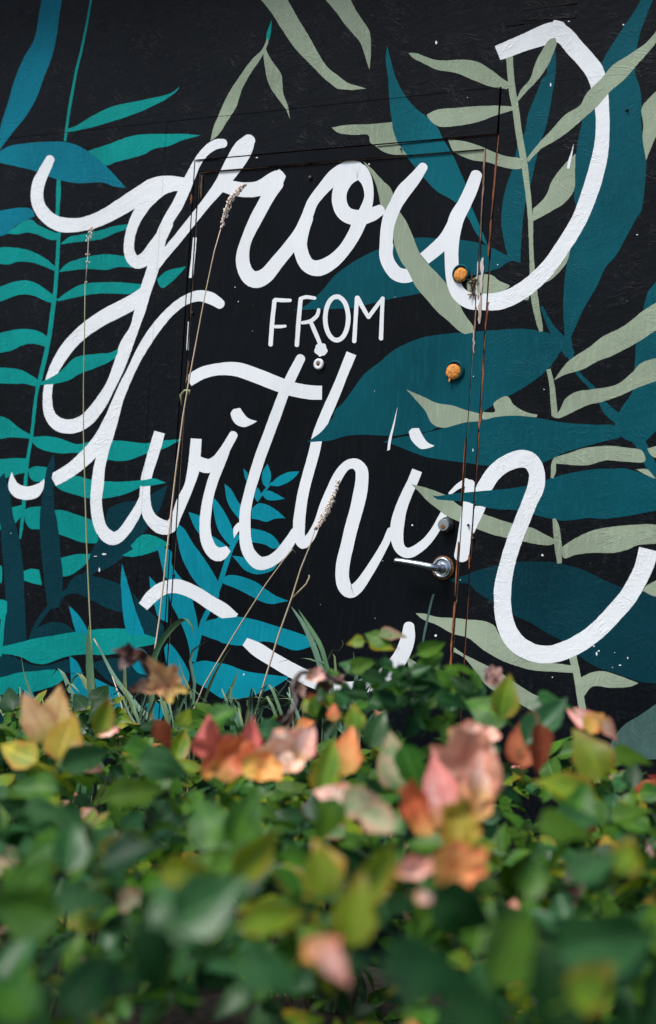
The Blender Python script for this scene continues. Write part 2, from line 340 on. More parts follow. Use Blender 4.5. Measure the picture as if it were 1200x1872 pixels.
# --- right side, petrol leaves
leaf('D', 3, [(588, 222), (600, 400), (575, 430), (540, 520), (500, 620), (480, 720), (440, 800), (410, 930), (370, 1050), (350, 1200), (365, 1320), (390, 1420)], [(455, 1440), (460, 1350), (470, 1200), (490, 1080), (520, 980), (540, 880), (570, 770), (600, 680), (630, 520), (650, 380), (645, 230)])
leaf('D', 3, [(1120, -20), (1100, 30), (1020, 150), (960, 240), (920, 310), (890, 370), (850, 470), (820, 530), (790, 680), (770, 780), (755, 900), (750, 1080), (760, 1140), (745, 1250), (735, 1360), (710, 1450), (695, 1560), (690, 1700), (695, 1800), (700, 1890)],
     [(745, 1890), (730, 1860), (760, 1790), (790, 1720), (840, 1630), (880, 1560), (920, 1470), (980, 1400), (1030, 1310), (1090, 1200), (1120, 1150), (1140, 1000), (1145, 880), (1125, 750), (1115, 620), (1120, 560), (1110, 480), (1085, 400), (1090, 300), (1110, 190), (1150, 80), (1190, -20)])
stem('D', [(990, 560, 5), (1008, 598, 12), (1032, 630, 20), (1043, 650, 18)])
leaf('D', 6, [(695, 640), (710, 740), (760, 850), (850, 950), (910, 1060), (960, 1110)], [(1040, 1150), (1010, 1080), (930, 1010), (860, 920), (780, 840), (745, 740), (735, 660)])
leaf('D', 0, [(1215, 500), (1185, 535), (1172, 590), (1163, 630), (1160, 680), (1157, 715), (1140, 740), (1125, 765)], [(1125, 790), (1150, 806), (1180, 806), (1215, 770)])
stem('D', [(1150, 775, 22), (1172, 812, 20), (1190, 850, 20), (1215, 890, 20)])
leaf('BK', 0, [(708, 83), (705, 107), (710, 143), (712, 180), (717, 220), (725, 257), (743, 285), (777, 327), (800, 350), (833, 370), (857, 400), (870, 425), (893, 452)], [(893, 452), (885, 430), (872, 400), (860, 370), (850, 333), (843, 317), (830, 287), (810, 253), (800, 233), (780, 213), (760, 197), (740, 173), (723, 140), (713, 103), (708, 83)])
leaf('D', 0, [(535, 567), (557, 560), (577, 543), (593, 527), (613, 503), (640, 483), (667, 467), (693, 455), (733, 440), (767, 434), (800, 436), (840, 438), (870, 443), (900, 453), (927, 467), (950, 478)], [(950, 480), (933, 477), (913, 490), (880, 500), (850, 508), (820, 522), (800, 530), (767, 537), (733, 543), (700, 550), (667, 558), (647, 563), (600, 565), (535, 567)])
leaf('D', 0, [(562, 808), (587, 790), (607, 767), (613, 750), (627, 737), (647, 710), (667, 683), (693, 663), (720, 640), (750, 625), (777, 616), (810, 611), (840, 608), (883, 605), (950, 601), (983, 604), (1013, 613), (1032, 630)],
     [(1032, 630), (1023, 647), (1000, 677), (967, 703), (933, 723), (907, 737), (885, 752), (850, 765), (800, 782), (783, 789), (747, 793), (717, 797), (667, 795), (633, 797), (600, 806), (562, 808)])
leaf('D', 0, [(700, 808), (727, 800), (760, 795), (800, 786), (833, 777), (867, 768), (900, 763), (933, 760), (967, 762), (1000, 767), (1033, 773), (1083, 776), (1120, 777), (1134, 786)],
     [(1134, 800), (1100, 808), (1067, 817), (1033, 827), (1013, 837), (987, 847), (933, 850), (887, 851), (860, 847), (827, 843), (800, 839), (777, 835), (750, 825), (720, 813), (700, 808)])
D6A = [(792, 905), (800, 907), (833, 902), (877, 898), (933, 893), (967, 887), (1000, 877), (1033, 867), (1083, 858), (1117, 857), (1150, 858), (1215, 880)]
leaf('D', 0, D6A, [(1215, 930), (1167, 940), (1110, 948), (1077, 947), (1033, 952), (1000, 947), (943, 933), (900, 930), (850, 917), (800, 913), (792, 905)])
leaf('DD', 0, [(818, 1060), (850, 1052), (883, 1040), (913, 1032), (950, 1027), (1000, 1027), (1033, 1032), (1067, 1042), (1100, 1058), (1127, 1070), (1150, 1077), (1173, 1080), (1215, 1096)],
     [(1215, 1250), (1173, 1247), (1133, 1233), (1093, 1220), (1060, 1200), (1030, 1173), (1000, 1157), (967, 1137), (937, 1123), (900, 1100), (873, 1083), (857, 1068), (833, 1065), (818, 1060)])
# --- right side, sage leaves
leaf('S', 2, [(620, 700), (700, 685), (850, 680), (955, 668)], [(985, 668), (1010, 760), (1040, 845)], [(1040, 848), (960, 848), (900, 830), (860, 800), (830, 780), (820, 740), (750, 740), (690, 735), (650, 725), (620, 700)])
leaf('BK', 2, [(950, 640), (955, 700), (975, 770), (1010, 820), (1050, 870)], [(1090, 870), (1100, 700), (1020, 600), (950, 640)])
leaf('S', 0, [(747, 97), (763, 98), (800, 110), (843, 109), (873, 113), (897, 127), (917, 142), (934, 153)], [(927, 163), (897, 158), (867, 147), (833, 133), (800, 128), (777, 117), (757, 107), (747, 97)])
leaf('S', 0, [(780, 210), (800, 200), (833, 197), (877, 194), (910, 193), (937, 195)], [(937, 202), (910, 210), (883, 220), (850, 228), (817, 232), (800, 230), (788, 221), (780, 210)])
leaf('S', 3, [(645, 203), (655, 240), (620, 330), (580, 400), (550, 440), (500, 490), (438, 560)], [(435, 542), (460, 490), (510, 430), (540, 340), (590, 250), (620, 210), (645, 203)])
leaf('S', 3, [(58, 765), (150, 775), (230, 800), (300, 830), (370, 855), (440, 865), (492, 880)], [(492, 912), (430, 928), (350, 915), (280, 890), (200, 880), (140, 860), (100, 840), (80, 820), (58, 765)])
leaf('S', 3, [(758, 842), (755, 930), (750, 1040), (700, 1110), (640, 1150), (560, 1195), (520, 1215)], [(525, 1145), (590, 1080), (630, 990), (680, 920), (758, 842)])
leaf('S', 3, [(1215, 485), (1150, 550), (1118, 600), (1130, 690), (1125, 760), (1145, 880)], [(1145, 880), (1180, 790), (1215, 720)])
stem('S', [(931, 96, 13), (934, 135, 12), (937, 165, 13), (943, 200, 12), (950, 250, 12), (957, 290, 12), (963, 330, 10), (970, 400, 9), (972, 467, 8), (977, 540, 13), (985, 585, 11), (990, 606, 6)])
leaf('S', 6, [(160, 350), (200, 325), (240, 305), (300, 310), (340, 340), (395, 365)], [(395, 372), (340, 410), (280, 425), (180, 415), (160, 350)])
leaf('S', 0, [(1043, 455), (1038, 477), (1023, 497), (1005, 513), (986, 520)], [(975, 505), (1010, 480), (1043, 455)])
leaf('S', 0, [(969, 528), (966, 548), (952, 546)], [(940, 535), (969, 528)])
leaf('S', 6, [(640, 885), (700, 800), (760, 750), (840, 700), (900, 650), (1000, 600), (1060, 560), (1120, 510), (1215, 450)], [(1215, 600), (1110, 670), (1020, 720), (950, 755), (880, 780), (800, 825), (700, 855), (640, 885)])
leaf('S', 6, [(630, 1085), (670, 1050), (700, 990), (760, 950), (850, 935), (980, 910), (1060, 850), (1120, 790), (1215, 762)], [(1215, 885), (1100, 925), (1000, 970), (900, 1005), (830, 1020), (740, 1060), (668, 1093), (630, 1085)])
stem('S', [(1003, 675, 8), (1010, 710, 10), (1014, 760, 11)])
leaf('S', 0, [(743, 712), (767, 722), (800, 737), (827, 741), (853, 750), (877, 756)], [(877, 770), (853, 772), (830, 778), (813, 782), (797, 779), (787, 770), (777, 750), (757, 727), (743, 712)])
leaf('S', 0, [(883, 753), (905, 753), (903, 737), (927, 724), (940, 740), (960, 752), (983, 758)], [(981, 763), (943, 760), (910, 762), (883, 767), (883, 753)])
leaf('S', 9, [(640, 410), (720, 385), (820, 355), (940, 345), (1040, 355), (1120, 370), (1142, 420)], [(1142, 420), (1120, 437), (1000, 430), (920, 425), (830, 450), (740, 450), (650, 442)], [(650, 442), (650, 490), (635, 524)], [(622, 520), (625, 440), (640, 410)])
leaf('S', 9, [(1150, 360), (1215, 342)], [(1215, 415), (1175, 400), (1150, 360)])
leaf('S', 9, [(1088, 475), (1150, 475), (1195, 520)], [(1195, 524), (1150, 507), (1088, 475)])
leaf('S', 9, [(680, 900), (760, 850), (850, 810), (950, 790), (1050, 780), (1150, 775), (1215, 780)], [(1215, 880), (1100, 890), (1050, 912), (960, 932), (850, 932), (760, 942), (695, 962), (680, 900)])
stem('S', [(1013, 948, 5), (1017, 965, 12), (1021, 1000, 13), (1023, 1030, 8)])
leaf('S', 12, [(1215, 175), (1150, 210), (1128, 240)], [(1128, 240), (1160, 258), (1215, 278)])
leaf('S', 0, [(760, 1121), (777, 1122), (800, 1128), (833, 1130), (857, 1133), (883, 1135), (903, 1143), (913, 1160), (933, 1187), (947, 1200), (973, 1210), (1013, 1212), (1047, 1217)], [(1047, 1230), (1013, 1228), (973, 1225), (943, 1217), (917, 1207), (887, 1190), (857, 1167), (827, 1158), (800, 1143), (773, 1132), (760, 1121)])
leaf('S', 12, [(88, 548), (150, 590), (210, 620), (330, 680), (450, 760), (560, 820), (700, 838)], [(700, 838), (650, 880), (590, 935), (480, 875), (400, 830), (330, 800), (260, 750), (200, 670), (150, 610), (90, 575)])
stem('S', [(1047, 1198, 14), (1055, 1235, 13), (1061, 1270, 13), (1066, 1300, 13)])
leaf('S', 12, [(780, 720), (840, 690), (910, 680), (980, 700), (1104, 746)], [(1104, 746), (1050, 767), (950, 772), (850, 765), (800, 822), (785, 800), (780, 720)])
leaf('G', 12, [(1215, 850), (1100, 930), (1020, 980), (950, 1080), (970, 1170)], [(1215, 1170), (1215, 850)])
leaf('S', 0, [(743, 1200), (765, 1215), (780, 1240), (790, 1262)], [(790, 1262), (770, 1250), (752, 1232), (743, 1200)])
leaf('G', 0, [(795, 1086), (789, 1108), (778, 1160), (773, 1190)], [(771, 1190), (774, 1160), (785, 1108), (791, 1086)], name='painted_drip')
# --- white lettering, first the strokes that sage leaves cover
Wd = 'W'
stroke(Wd, [(707, 448, 25), (706, 465, 25), (711, 482, 25), (725, 500, 26), (745, 504, 26), (768, 492, 26)])
leaf('S', 0, [(663, 293), (680, 320), (690, 345), (697, 380), (705, 410), (718, 430), (722, 450), (733, 477), (747, 497), (760, 523), (780, 547), (800, 570), (820, 587), (837, 603), (850, 611)], [(850, 611), (867, 606), (866, 597), (847, 570), (837, 547), (820, 523), (800, 500), (783, 483), (768, 463), (757, 437), (750, 420), (742, 403), (733, 390), (725, 375), (715, 345), (700, 330), (683, 311)])
stroke(Wd, [(774, 305, 17), (757, 328, 23), (738, 350, 27), (725, 372, 24), (714, 395, 25), (708, 420, 24), (706, 450, 24)])
stroke(Wd, [(776, 473, 24), (800, 453, 26), (818, 435, 28), (833, 408, 28)], caps=(0, 0))
stroke(Wd, [(871, 320, 21), (862, 345, 24), (849, 373, 25), (834, 402, 28), (827, 440, 26), (826, 480, 25), (829, 512, 25), (838, 535, 27), (858, 550, 29), (885, 552, 30), (908, 551, 32), (935, 543, 31), (965, 524, 30), (990, 502, 29), (1011, 478, 28), (1030, 450, 28), (1046, 425, 28), (1060, 400, 28), (1076, 360, 30), (1090, 315, 30), (1098, 280, 28), (1102, 240, 25), (1101, 200, 26), (1096, 160, 30), (1088, 132, 34), (1072, 110, 34), (1050, 86, 34), (1033, 66, 34), (1014, 58, 36), (990, 66, 36), (960, 77, 31), (930, 89, 29), (910, 97, 27)], caps=(1, 0))
leaf(Wd, 0, [(1013, 52), (1012, 37), (1030, 40)], [(1030, 40), (1045, 62), (1013, 52)], name='painted_lettering')
leaf('S', 3, [(645, 206), (652, 240), (620, 330)], [(590, 320), (590, 250), (622, 212), (645, 206)])
leaf('S', 3, [(1215, 150), (1150, 230), (1050, 300), (960, 360), (900, 430), (820, 510), (780, 580), (700, 630), (620, 720), (560, 780), (488, 872)], [(500, 887), (570, 815), (640, 775), (720, 720), (800, 650), (880, 580), (950, 500), (1020, 440), (1100, 350), (1180, 260), (1215, 205)])
# g
stroke(Wd, [(92, 291, 17), (82, 311, 20), (71, 335, 23), (68, 360, 23), (75, 383, 24), (92, 401, 25), (115, 411, 27), (150, 410, 25), (185, 399, 27), (222, 378, 30), (255, 357, 31), (283, 340, 31), (308, 335, 28), (333, 337, 26)])
stroke(Wd, [(318, 337, 24), (296, 344, 26), (272, 365, 25), (253, 392, 21), (241, 420, 19), (236, 447, 19), (239, 468, 21), (250, 479, 24), (266, 473, 25), (280, 456, 25), (293, 436, 22), (308, 410, 18)])
stroke(Wd, [(409, 262, 16), (395, 264, 18), (377, 276, 16), (361, 297, 15), (349, 322, 18), (337, 349, 20), (323, 378, 21), (308, 402, 20), (296, 430, 20), (286, 470, 22), (277, 500, 22), (266, 533, 21), (256, 568, 20), (246, 600, 17), (231, 632, 24), (219, 667, 22), (204, 702, 19), (184, 737, 23), (160, 766, 25), (135, 779, 26), (108, 776, 25), (91, 757, 20), (87, 728, 17), (91, 697, 16), (103, 668, 20), (124, 635, 23), (150, 608, 24), (185, 583, 27), (215, 567, 28), (243, 552, 27), (262, 535, 20)])
# r
stroke(Wd, [(288, 485, 13), (300, 467, 16), (322, 440, 17), (351, 404, 17), (379, 369, 18), (405, 336, 24), (428, 300, 34), (445, 272, 35), (456, 256, 23)])
stroke(Wd, [(405, 338, 22), (427, 344, 26), (450, 347, 27), (475, 344, 28), (500, 330, 30), (512, 322, 26)], caps=(1, 0))
leaf(Wd, 0, [(490, 325), (511, 309), (517, 314), (523, 322)], [(523, 322), (510, 348), (485, 356), (490, 325)], name='painted_lettering')
stroke(Wd, [(505, 335, 28), (489, 362, 24), (467, 403, 23), (451, 438, 20), (444, 468, 24), (447, 491, 26), (457, 507, 29), (470, 511, 31), (487, 503, 28), (508, 478, 25), (531, 450, 24), (549, 424, 22), (561, 398, 21), (572, 370, 20), (591, 345, 22), (613, 322, 27), (638, 307, 27), (655, 305, 20)])
# o
stroke(Wd, [(562, 398, 22), (554, 420, 24), (549, 447, 25), (554, 470, 26), (565, 486, 27), (584, 490, 29), (608, 478, 26), (630, 456, 23), (648, 428, 24), (659, 402, 26), (668, 385, 22), (675, 358, 17), (670, 330, 22), (656, 314, 32), (636, 322, 32), (623, 345, 27), (621, 370, 27), (632, 391, 28), (655, 398, 28), (680, 392, 25), (695, 384, 20)])
# within: big w
stroke(Wd, [(403, 556, 18), (385, 545, 22), (362, 541, 20), (335, 551, 17), (310, 571, 17), (289, 595, 18), (268, 625, 18), (253, 651, 17), (239, 680, 16), (226, 707, 18), (214, 737, 20), (204, 767, 25), (195, 797, 26), (188, 827, 21), (182, 855, 21), (179, 885, 23), (176, 915, 21), (179, 945, 22), (187, 969, 23), (204, 984, 25), (222, 977, 21), (242, 950, 19), (256, 925, 16), (266, 900, 13)])
stroke(Wd, [(97, 878, 24), (130, 859, 25), (160, 833, 27), (184, 802, 25), (202, 765, 20)], caps=(0, 0))
leaf(Wd, 7, [(65, 487), (46, 560), (65, 610), (110, 638), (170, 640), (220, 615), (245, 560), (243, 525)], [(243, 525), (215, 550), (150, 568), (100, 550), (80, 520), (65, 487)], name='painted_lettering')
leaf('DD', 7, [(298, 385), (262, 470), (243, 560), (240, 640)], [(292, 640), (284, 560), (290, 495), (300, 470), (298, 385)])
stroke(Wd, [(292, 790, 20), (285, 815, 21), (276, 845, 20), (268, 873, 19), (265, 905, 19), (268, 930, 21), (277, 949, 23), (295, 963, 27), (312, 962, 24), (322, 945, 18), (333, 917, 20), (346, 888, 18), (354, 858, 22), (357, 830, 21), (359, 802, 20)], caps=(0, 0))
stroke(Wd, [(360, 846, 26), (380, 852, 26), (397, 843, 22), (411, 823, 18), (427, 795, 16)])
stroke(Wd, [(411, 826, 18), (402, 848, 19), (391, 875, 19), (382, 905, 19), (377, 935, 20), (375, 962, 20), (378, 987, 22), (388, 1007, 24), (402, 1013, 26), (418, 1003, 12)], caps=(1, 0))
leaf(Wd, 8, [(65, 168), (80, 145), (118, 137)], [(118, 137), (140, 170), (165, 195), (212, 210)], [(212, 210), (180, 228), (140, 242), (100, 230), (75, 200), (65, 168)], name='painted_lettering')
# t
stroke(Wd, [(345, 697, 20), (370, 682, 22), (400, 675, 22), (433, 675, 26), (467, 686, 27), (500, 699, 27), (530, 710, 26), (565, 717, 26), (589, 718, 25)], caps=(0, 0))
stroke(Wd, [(550, 655, 17), (535, 685, 19), (520, 717, 19), (507, 752, 20), (491, 795, 20), (476, 835, 20), (465, 870, 20), (455, 905, 19), (449, 935, 20), (448, 965, 21), (450, 993, 22), (457, 1013, 23), (473, 1029, 25), (492, 1027, 22), (510, 1015, 21), (528, 993, 20), (540, 972, 16)])
leaf(Wd, 0, [(428, 984), (427, 966), (436, 955)], [(436, 955), (442, 962), (428, 984)], name='painted_lettering')
# h
stroke(Wd, [(643, 646, 19), (629, 680, 18), (615, 715, 19), (603, 742, 20), (591, 770, 20), (581, 797, 20), (575, 825, 20), (564, 865, 20), (555, 900, 20), (550, 930, 21), (547, 960, 22), (548, 985, 21), (555, 993, 22)], caps=(0, 1))
stroke(Wd, [(556, 993, 20), (568, 981, 16), (581, 955, 13), (592, 925, 15), (605, 897, 17), (619, 869, 18), (634, 851, 17), (650, 848, 20), (661, 859, 23), (662, 878, 24), (658, 905, 25), (651, 935, 24), (642, 967, 24), (635, 997, 24), (628, 1027, 25), (626, 1052, 25), (630, 1072, 25), (641, 1081, 25), (655, 1073, 21), (671, 1051, 18), (688, 1024, 16), (704, 995, 14), (715, 970, 14)])
# i
stroke(Wd, [(763, 860, 19), (755, 880, 19), (743, 905, 20), (733, 932, 22), (727, 958, 25), (726, 983, 23), (732, 1003, 20), (746, 1011, 19), (763, 1004, 18), (782, 988, 16), (798, 966, 15), (809, 945, 14), (818, 925, 10)], caps=(0, 1))
leaf(Wd, 8, [(1043, 268), (1060, 250), (1098, 248)], [(1098, 248), (1120, 290), (1145, 325), (1184, 345)], [(1184, 345), (1150, 358), (1110, 362), (1080, 340), (1055, 310), (1043, 268)], name='painted_lettering')
# n
stroke(Wd, [(823, 902, 6), (838, 889, 10), (853, 881, 14)])
leaf('S', 0, [(752, 885), (777, 891), (800, 899), (820, 908), (845, 927), (887, 940), (913, 950), (937, 957), (973, 965), (997, 977), (1014, 986)], [(1014, 994), (997, 997), (957, 990), (927, 983), (900, 977), (873, 967), (843, 955), (817, 943), (800, 930), (783, 917), (767, 900), (752, 885)])
stroke(Wd, [(860, 884, 17), (858, 905, 19), (855, 935, 21), (851, 965, 23), (848, 990, 25), (844, 1016, 27)], caps=(1, 1))
leaf(Wd, 0, [(869, 925), (889, 926)], [(889, 926), (880, 947), (872, 963), (867, 975)], [(862, 975), (864, 950), (869, 925)], name='painted_lettering')
stroke(Wd, [(880, 903, 28), (890, 884, 28), (905, 863, 29), (925, 848, 30), (950, 839, 32), (970, 843, 31), (981, 862, 29), (980, 890, 31), (968, 920, 28), (956, 950, 28), (945, 977, 28), (935, 1005, 28), (927, 1035, 28), (920, 1070, 31), (919, 1100, 31), (921, 1125, 32), (930, 1155, 33), (947, 1178, 34), (975, 1193, 33), (1007, 1196, 32), (1035, 1188, 33), (1065, 1173, 33), (1095, 1150, 33), (1122, 1122, 33), (1147, 1093, 33), (1165, 1063, 33), (1178, 1035, 34), (1186, 1004, 36)], caps=(0, 0))
leaf('D', 0, [(792, 905), (800, 907), (833, 902), (877, 898), (912, 895)], [(912, 918), (905, 930), (868, 922), (850, 917), (800, 913), (792, 905)])
# leaves painted over the letters
leaf('T', 4, [(222, 895), (290, 865), (350, 820), (400, 770), (450, 750), (540, 740), (600, 735), (648, 712)], [(648, 712), (640, 750), (600, 785), (520, 820), (440, 850), (380, 885), (300, 905), (222, 912)])
leaf('T', 7, [(760, 535), (800, 530), (850, 525), (910, 548)], [(910, 548), (850, 560), (780, 568), (760, 560), (760, 535)])
leaf('D', 8, [(485, 325), (560, 270), (620, 198), (640, 190)], [(640, 190), (660, 250), (640, 310)], [(640, 310), (600, 318), (485, 325)])
leaf('C', 0, [(398, 1128), (433, 1127), (467, 1133), (480, 1137)], [(480, 1137), (470, 1174)], [(470, 1174), (447, 1180), (420, 1178), (398, 1168), (398, 1128)])
# flourish under the word
stroke(Wd, [(262, 1109, 20), (278, 1090, 24), (300, 1075, 24), (325, 1072, 26), (355, 1083, 25), (385, 1102, 26), (408, 1116, 27), (430, 1131, 20)], caps=(0, 0))
leaf('C', 0, [(390, 1132), (433, 1128), (450, 1130)], [(450, 1130), (445, 1150)], [(445, 1150), (400, 1150), (390, 1132)])
stroke(Wd, [(448, 1173, 16), (470, 1187, 26), (500, 1206, 26), (535, 1226, 27), (570, 1243, 27), (610, 1257, 27), (650, 1258, 26), (690, 1243, 28), (717, 1222, 29), (736, 1195, 28), (746, 1167, 26), (748, 1145, 20)], caps=(0, 1))
# FROM
def bar(*p): stroke(Wd, list(p), caps=(1, 1))
bar((502, 550, 8), (498, 590, 8), (495, 630, 8)); bar((503, 548, 7), (518, 549, 7), (531, 549, 6)); bar((503, 597, 6), (514, 597, 6), (522, 596, 5))
bar((550, 548, 8), (546, 590, 8), (543, 631, 8)); bar((549, 546, 6), (560, 543, 7), (576, 545, 6)); bar((583, 566, 6), (580, 577, 7), (568, 587, 7), (553, 590, 6))
bar((569, 590, 7), (577, 608, 8), (586, 630, 7))
bar(*[(616+21*math.cos(a)*(1 if 1 else 1)-3*math.sin(a)*0, 582+40*math.sin(a), 8.5) for a in [math.pi*2*k/16-1.4 for k in range(17)]])
bar((653, 544, 8), (650, 590, 7.5), (648, 624, 8)); bar((654, 544, 8), (663, 561, 8), (674, 580, 7)); bar((674, 580, 7), (687, 562, 7), (700, 545, 6)); bar((700, 545, 7), (698, 590, 7.5), (697, 619, 8))
leaf(Wd, 0, [(587+11.5*math.cos(a)*(1+.1*math.sin(a*5)), 639+12.5*math.sin(a)*(1+.08*math.cos(a*7))) for a in [math.pi*2*k/24 for k in range(24)]], name='painted_blossom')
# drips and slips of the brush
leaf(Wd, 0, [(727, 744), (722, 775), (716, 803), (713, 822)], [(708, 824), (711, 803), (719, 775), (727, 744)], name='painted_drip')
leaf(Wd, 3, [(748, 786), (742, 840), (730, 890), (724, 925)], [(712, 925), (716, 890), (732, 840), (748, 786)], name='painted_drip')
leaf(Wd, 0, [(353, 434), (360, 434)], [(360, 434), (357, 470), (353, 508)], [(353, 508), (346, 508), (350, 470), (353, 434)], name='painted_drip')
leaf(Wd, 0, [(344, 588), (347, 588), (345, 640)], [(341, 640), (344, 588)], name='painted_drip')
rx = random.Random(4); MORE = []
for s in SH:
    if s[0] != 'P' or s[1] != 'painted_leaf': continue
    xs = [q[0] for q in s[3]]; ys = [q[1] for q in s[3]]
    if max(xs) < 235 and s[2] in ('T', 'B'): k = -1
    elif min(xs) > 985 and s[2] in ('S', 'D'): k = 1
    else: continue
    for m_ in (1, 2):
        dx = k*(300*m_+rx.uniform(-8, 8))+(-(max(0, max(xs)-235)) if k < 0 else 0); dy = rx.uniform(-40, 40)
        q = [(a[0]+dx, a[1]+dy) for a in s[3]]
        if k < 0 and max(a[0] for a in q) < -15 or k > 0 and min(a[0] for a in q) > 1215: MORE.append(('P', s[1], s[2], q))
SH += MORE
SPECKS = [(1091, 1195, 3, 7), (1095, 1190, 4, 3), (1086, 1181, 3, 3), (1148, 1203, 2.4, 4), (1134, 1216, 5, 2), (1120, 1220, 2, 1.5), (182, 1042, 3, 8), (190, 1013, 9, 3), (175, 1017, 6, 1.5), (754, 960, 4, 2.5), (797, 1162, 5, 4), (446, 1233, 2, 4), (1165, 429, 4, 2), (842, 1060, 2, 2),
          (806, 1059, 2, 1.6), (865, 823, 1.5, 7), (821, 688, 1.4, 1.4), (866, 688, 1.6, 2.2), (910, 484, 2.5, 2), (675, 300, 3, 2.5), (855, 178, 1.2, 1.4), (470, 288, 4, 2), (1140, 45, 3, 3), (1040, 39, 4, 2), (798, 78, 4, 7), (1010, 1238, 2, 2), (995, 712, 2, 1.5), (933, 1050, 1.5, 1.5), (430, 525, 2, 2), (436, 551, 2, 2), (20, 975, 2, 1.5), (700, 1025, 1.5, 1.5), (1007, 155, 3, 8), (686, 1130, 1.2, 1.2), (586, 1105, 1.2, 1.2), (462, 605, 1.2, 1.2), (685, 715, 1.6, 1.3), (722, 543, 1.6, 1.2), (992, 1015, 4, 4), (1124, 1193, 1.5, 2)]

# ------------------------------------------------------------------ the building: boards, door frame, door
XL, XR, XDL, XDR, XFL, XFR, XS = -3.2, 2.9, -0.487, 0.383, -0.503, 0.413, -0.610
ZT, ZDT, ZFT, ZS = 3.0, 2.060, 2.095, 2.211
K_BOARD = paint_mat('K', True); K_DOOR = paint_mat('K', False)
RUST = simple('bare_rusty_wood', (.16, .045, .018), (.012, .010, .010), scale=26, rough=.8, thr=(.42, .56), stretch=(1, 1, .5), bump=.4)
PALEW = simple('bare_pale_wood', (.30, .19, .13), (.03, .022, .018), scale=34, rough=.8, thr=(.45, .62), stretch=(1, 1, .35), bump=.4)
DARK = simple('dark_gap', (.006, .006, .007), (.003, .003, .003), rough=.9)
building = empty('painted_building', (0, 0, 0), 'black boarded building wall with a white lettered leaf mural and a flush door', 'building')
door = empty('door', (0, 0, 0), 'smooth black flush door crossed by the mural'); door.parent = building
g = .0015
regions = {   # name: (x0, x1, z0, z1, y of the face, is board, parent)
    'left':  (XL, XS-g*.2, -.05, ZS-g*.15, 0.0, True, building),
    'slim':  (XS+g*.2, XFL-g, -.05, ZFT+g*1.0-.0001, 0.0, True, building),
    'over':  (XS+g*.2, XFR-g, ZFT+g*1.0, ZS-g*.15, 0.0004, True, building),
    'right': (XFR+g*2.7, XR, -.05, ZS-g*.15, -0.0006, True, building),
    'top':   (XL, XR, ZS+g*.1, ZT, -0.0006, True, building),
    'framel': (XFL+g, XDL-g, 0.0, ZFT-g, 0.001, False, building),
    'framer': (XDR+g*1.3, XFR-g*.4, 0.0, ZFT-g*1.2, 0.001, False, building),
    'framet': (XDL-g+.0005, XDR+g*1.3-.0005, ZDT+g, ZFT-g*1.2, 0.001, False, building),
    'door':  (XDL+g, XDR-g, 0.012, ZDT-g, 0.003, False, door),
}
def dense_panel(name, x0, x1, z0, z1, y, m, parent, label=None, th=.018, bev=.0004):
    bm = bmesh.new(); box(bm, x0, x1, y, y+th, z0, z1, bev)
    return mesh_obj(name, bm, m, parent, label=label)
for k, (x0, x1, z0, z1, y, brd, par) in regions.items():
    nm = {'door': 'door_leaf'}.get(k, 'wall_board' if brd else 'door_frame')
    dense_panel(nm, x0, x1, z0, z1, y, K_BOARD if brd else K_DOOR, par, th=.04 if k == 'door' else .018)
# what shows down in the joints: raw edges
bm = bmesh.new(); box(bm, XFR-.004, XFR+.010, .0035, .02, 0, ZFT); box(bm, XFL-.004, XFR-.0045, .0062, .0202, ZFT-.004, ZFT+.006)
mesh_obj('raw_edge', bm, RUST, building)
bm = bmesh.new(); box(bm, XDR-.003, XDR+.005, .0045, .03, 0, ZDT-.0035); box(bm, XDL-.003, XDR+.005, .0047, .0302, ZDT-.003, ZDT+.004); box(bm, XDL-.003, XDL+.003, .0047, .0302, 0, ZDT-.0035)
mesh_obj('raw_edge', bm, PALEW, building)
bm = bmesh.new(); box(bm, XL, XR, .05, .12, -.05, ZT); mesh_obj('wall_core', bm, DARK, building)
# proud slivers of bare wood along the joints
def sliver(px0, py0, px1, py1, wpx, m, y=-.0022, parent=building, name='wood_sliver', n=7, seed=0):
    rr = random.Random(seed); a = at_wall(px0, py0, y); b = at_wall(px1, py1, y); bm = bmesh.new()
    wm = wpx/700.0; L = []; Rr = []
    for i in range(n+1):
        t = i/n; p = a.lerp(b, t); q = wm*.5*(math.sin(math.pi*min(1, max(.06, t*.97+.02)))**.35)*(.6+.8*rr.random())
        off = (rr.random()-.5)*wm*.4
        L.append((p+Vector((-q+off, 0, 0)))); Rr.append(p+Vector((q+off, 0, 0)))
    f = [bm.verts.new(v) for v in L]+[bm.verts.new(v) for v in Rr[::-1]]
    face = bm.faces.new(f)
    r = bmesh.ops.extrude_face_region(bm, geom=[face]); vs = [v for v in r['geom'] if isinstance(v, bmesh.types.BMVert)]
    bmesh.ops.translate(bm, vec=(0, abs(y)+.003, 0), verts=vs)
    bmesh.ops.triangulate(bm, faces=[x for x in bm.faces if len(x.verts) > 4])
    bmesh.ops.recalc_face_normals(bm, faces=bm.faces)
    return mesh_obj(name, bm, m, parent)
RED = simple('red_brown_wood', (.36, .115, .040), (.045, .016, .010), scale=55, rough=.8, bump=.5, stretch=(1, 1, .3))
PALE = simple('whitish_split_wood', (.62, .56, .52), (.40, .30, .25), scale=40, rough=.8, bump=.5, stretch=(1, 1, .2))
BRN = simple('split_brown_wood', (.28, .17, .11), (.05, .03, .022), scale=90, rough=.8, bump=.6, stretch=(1, 1, .4))
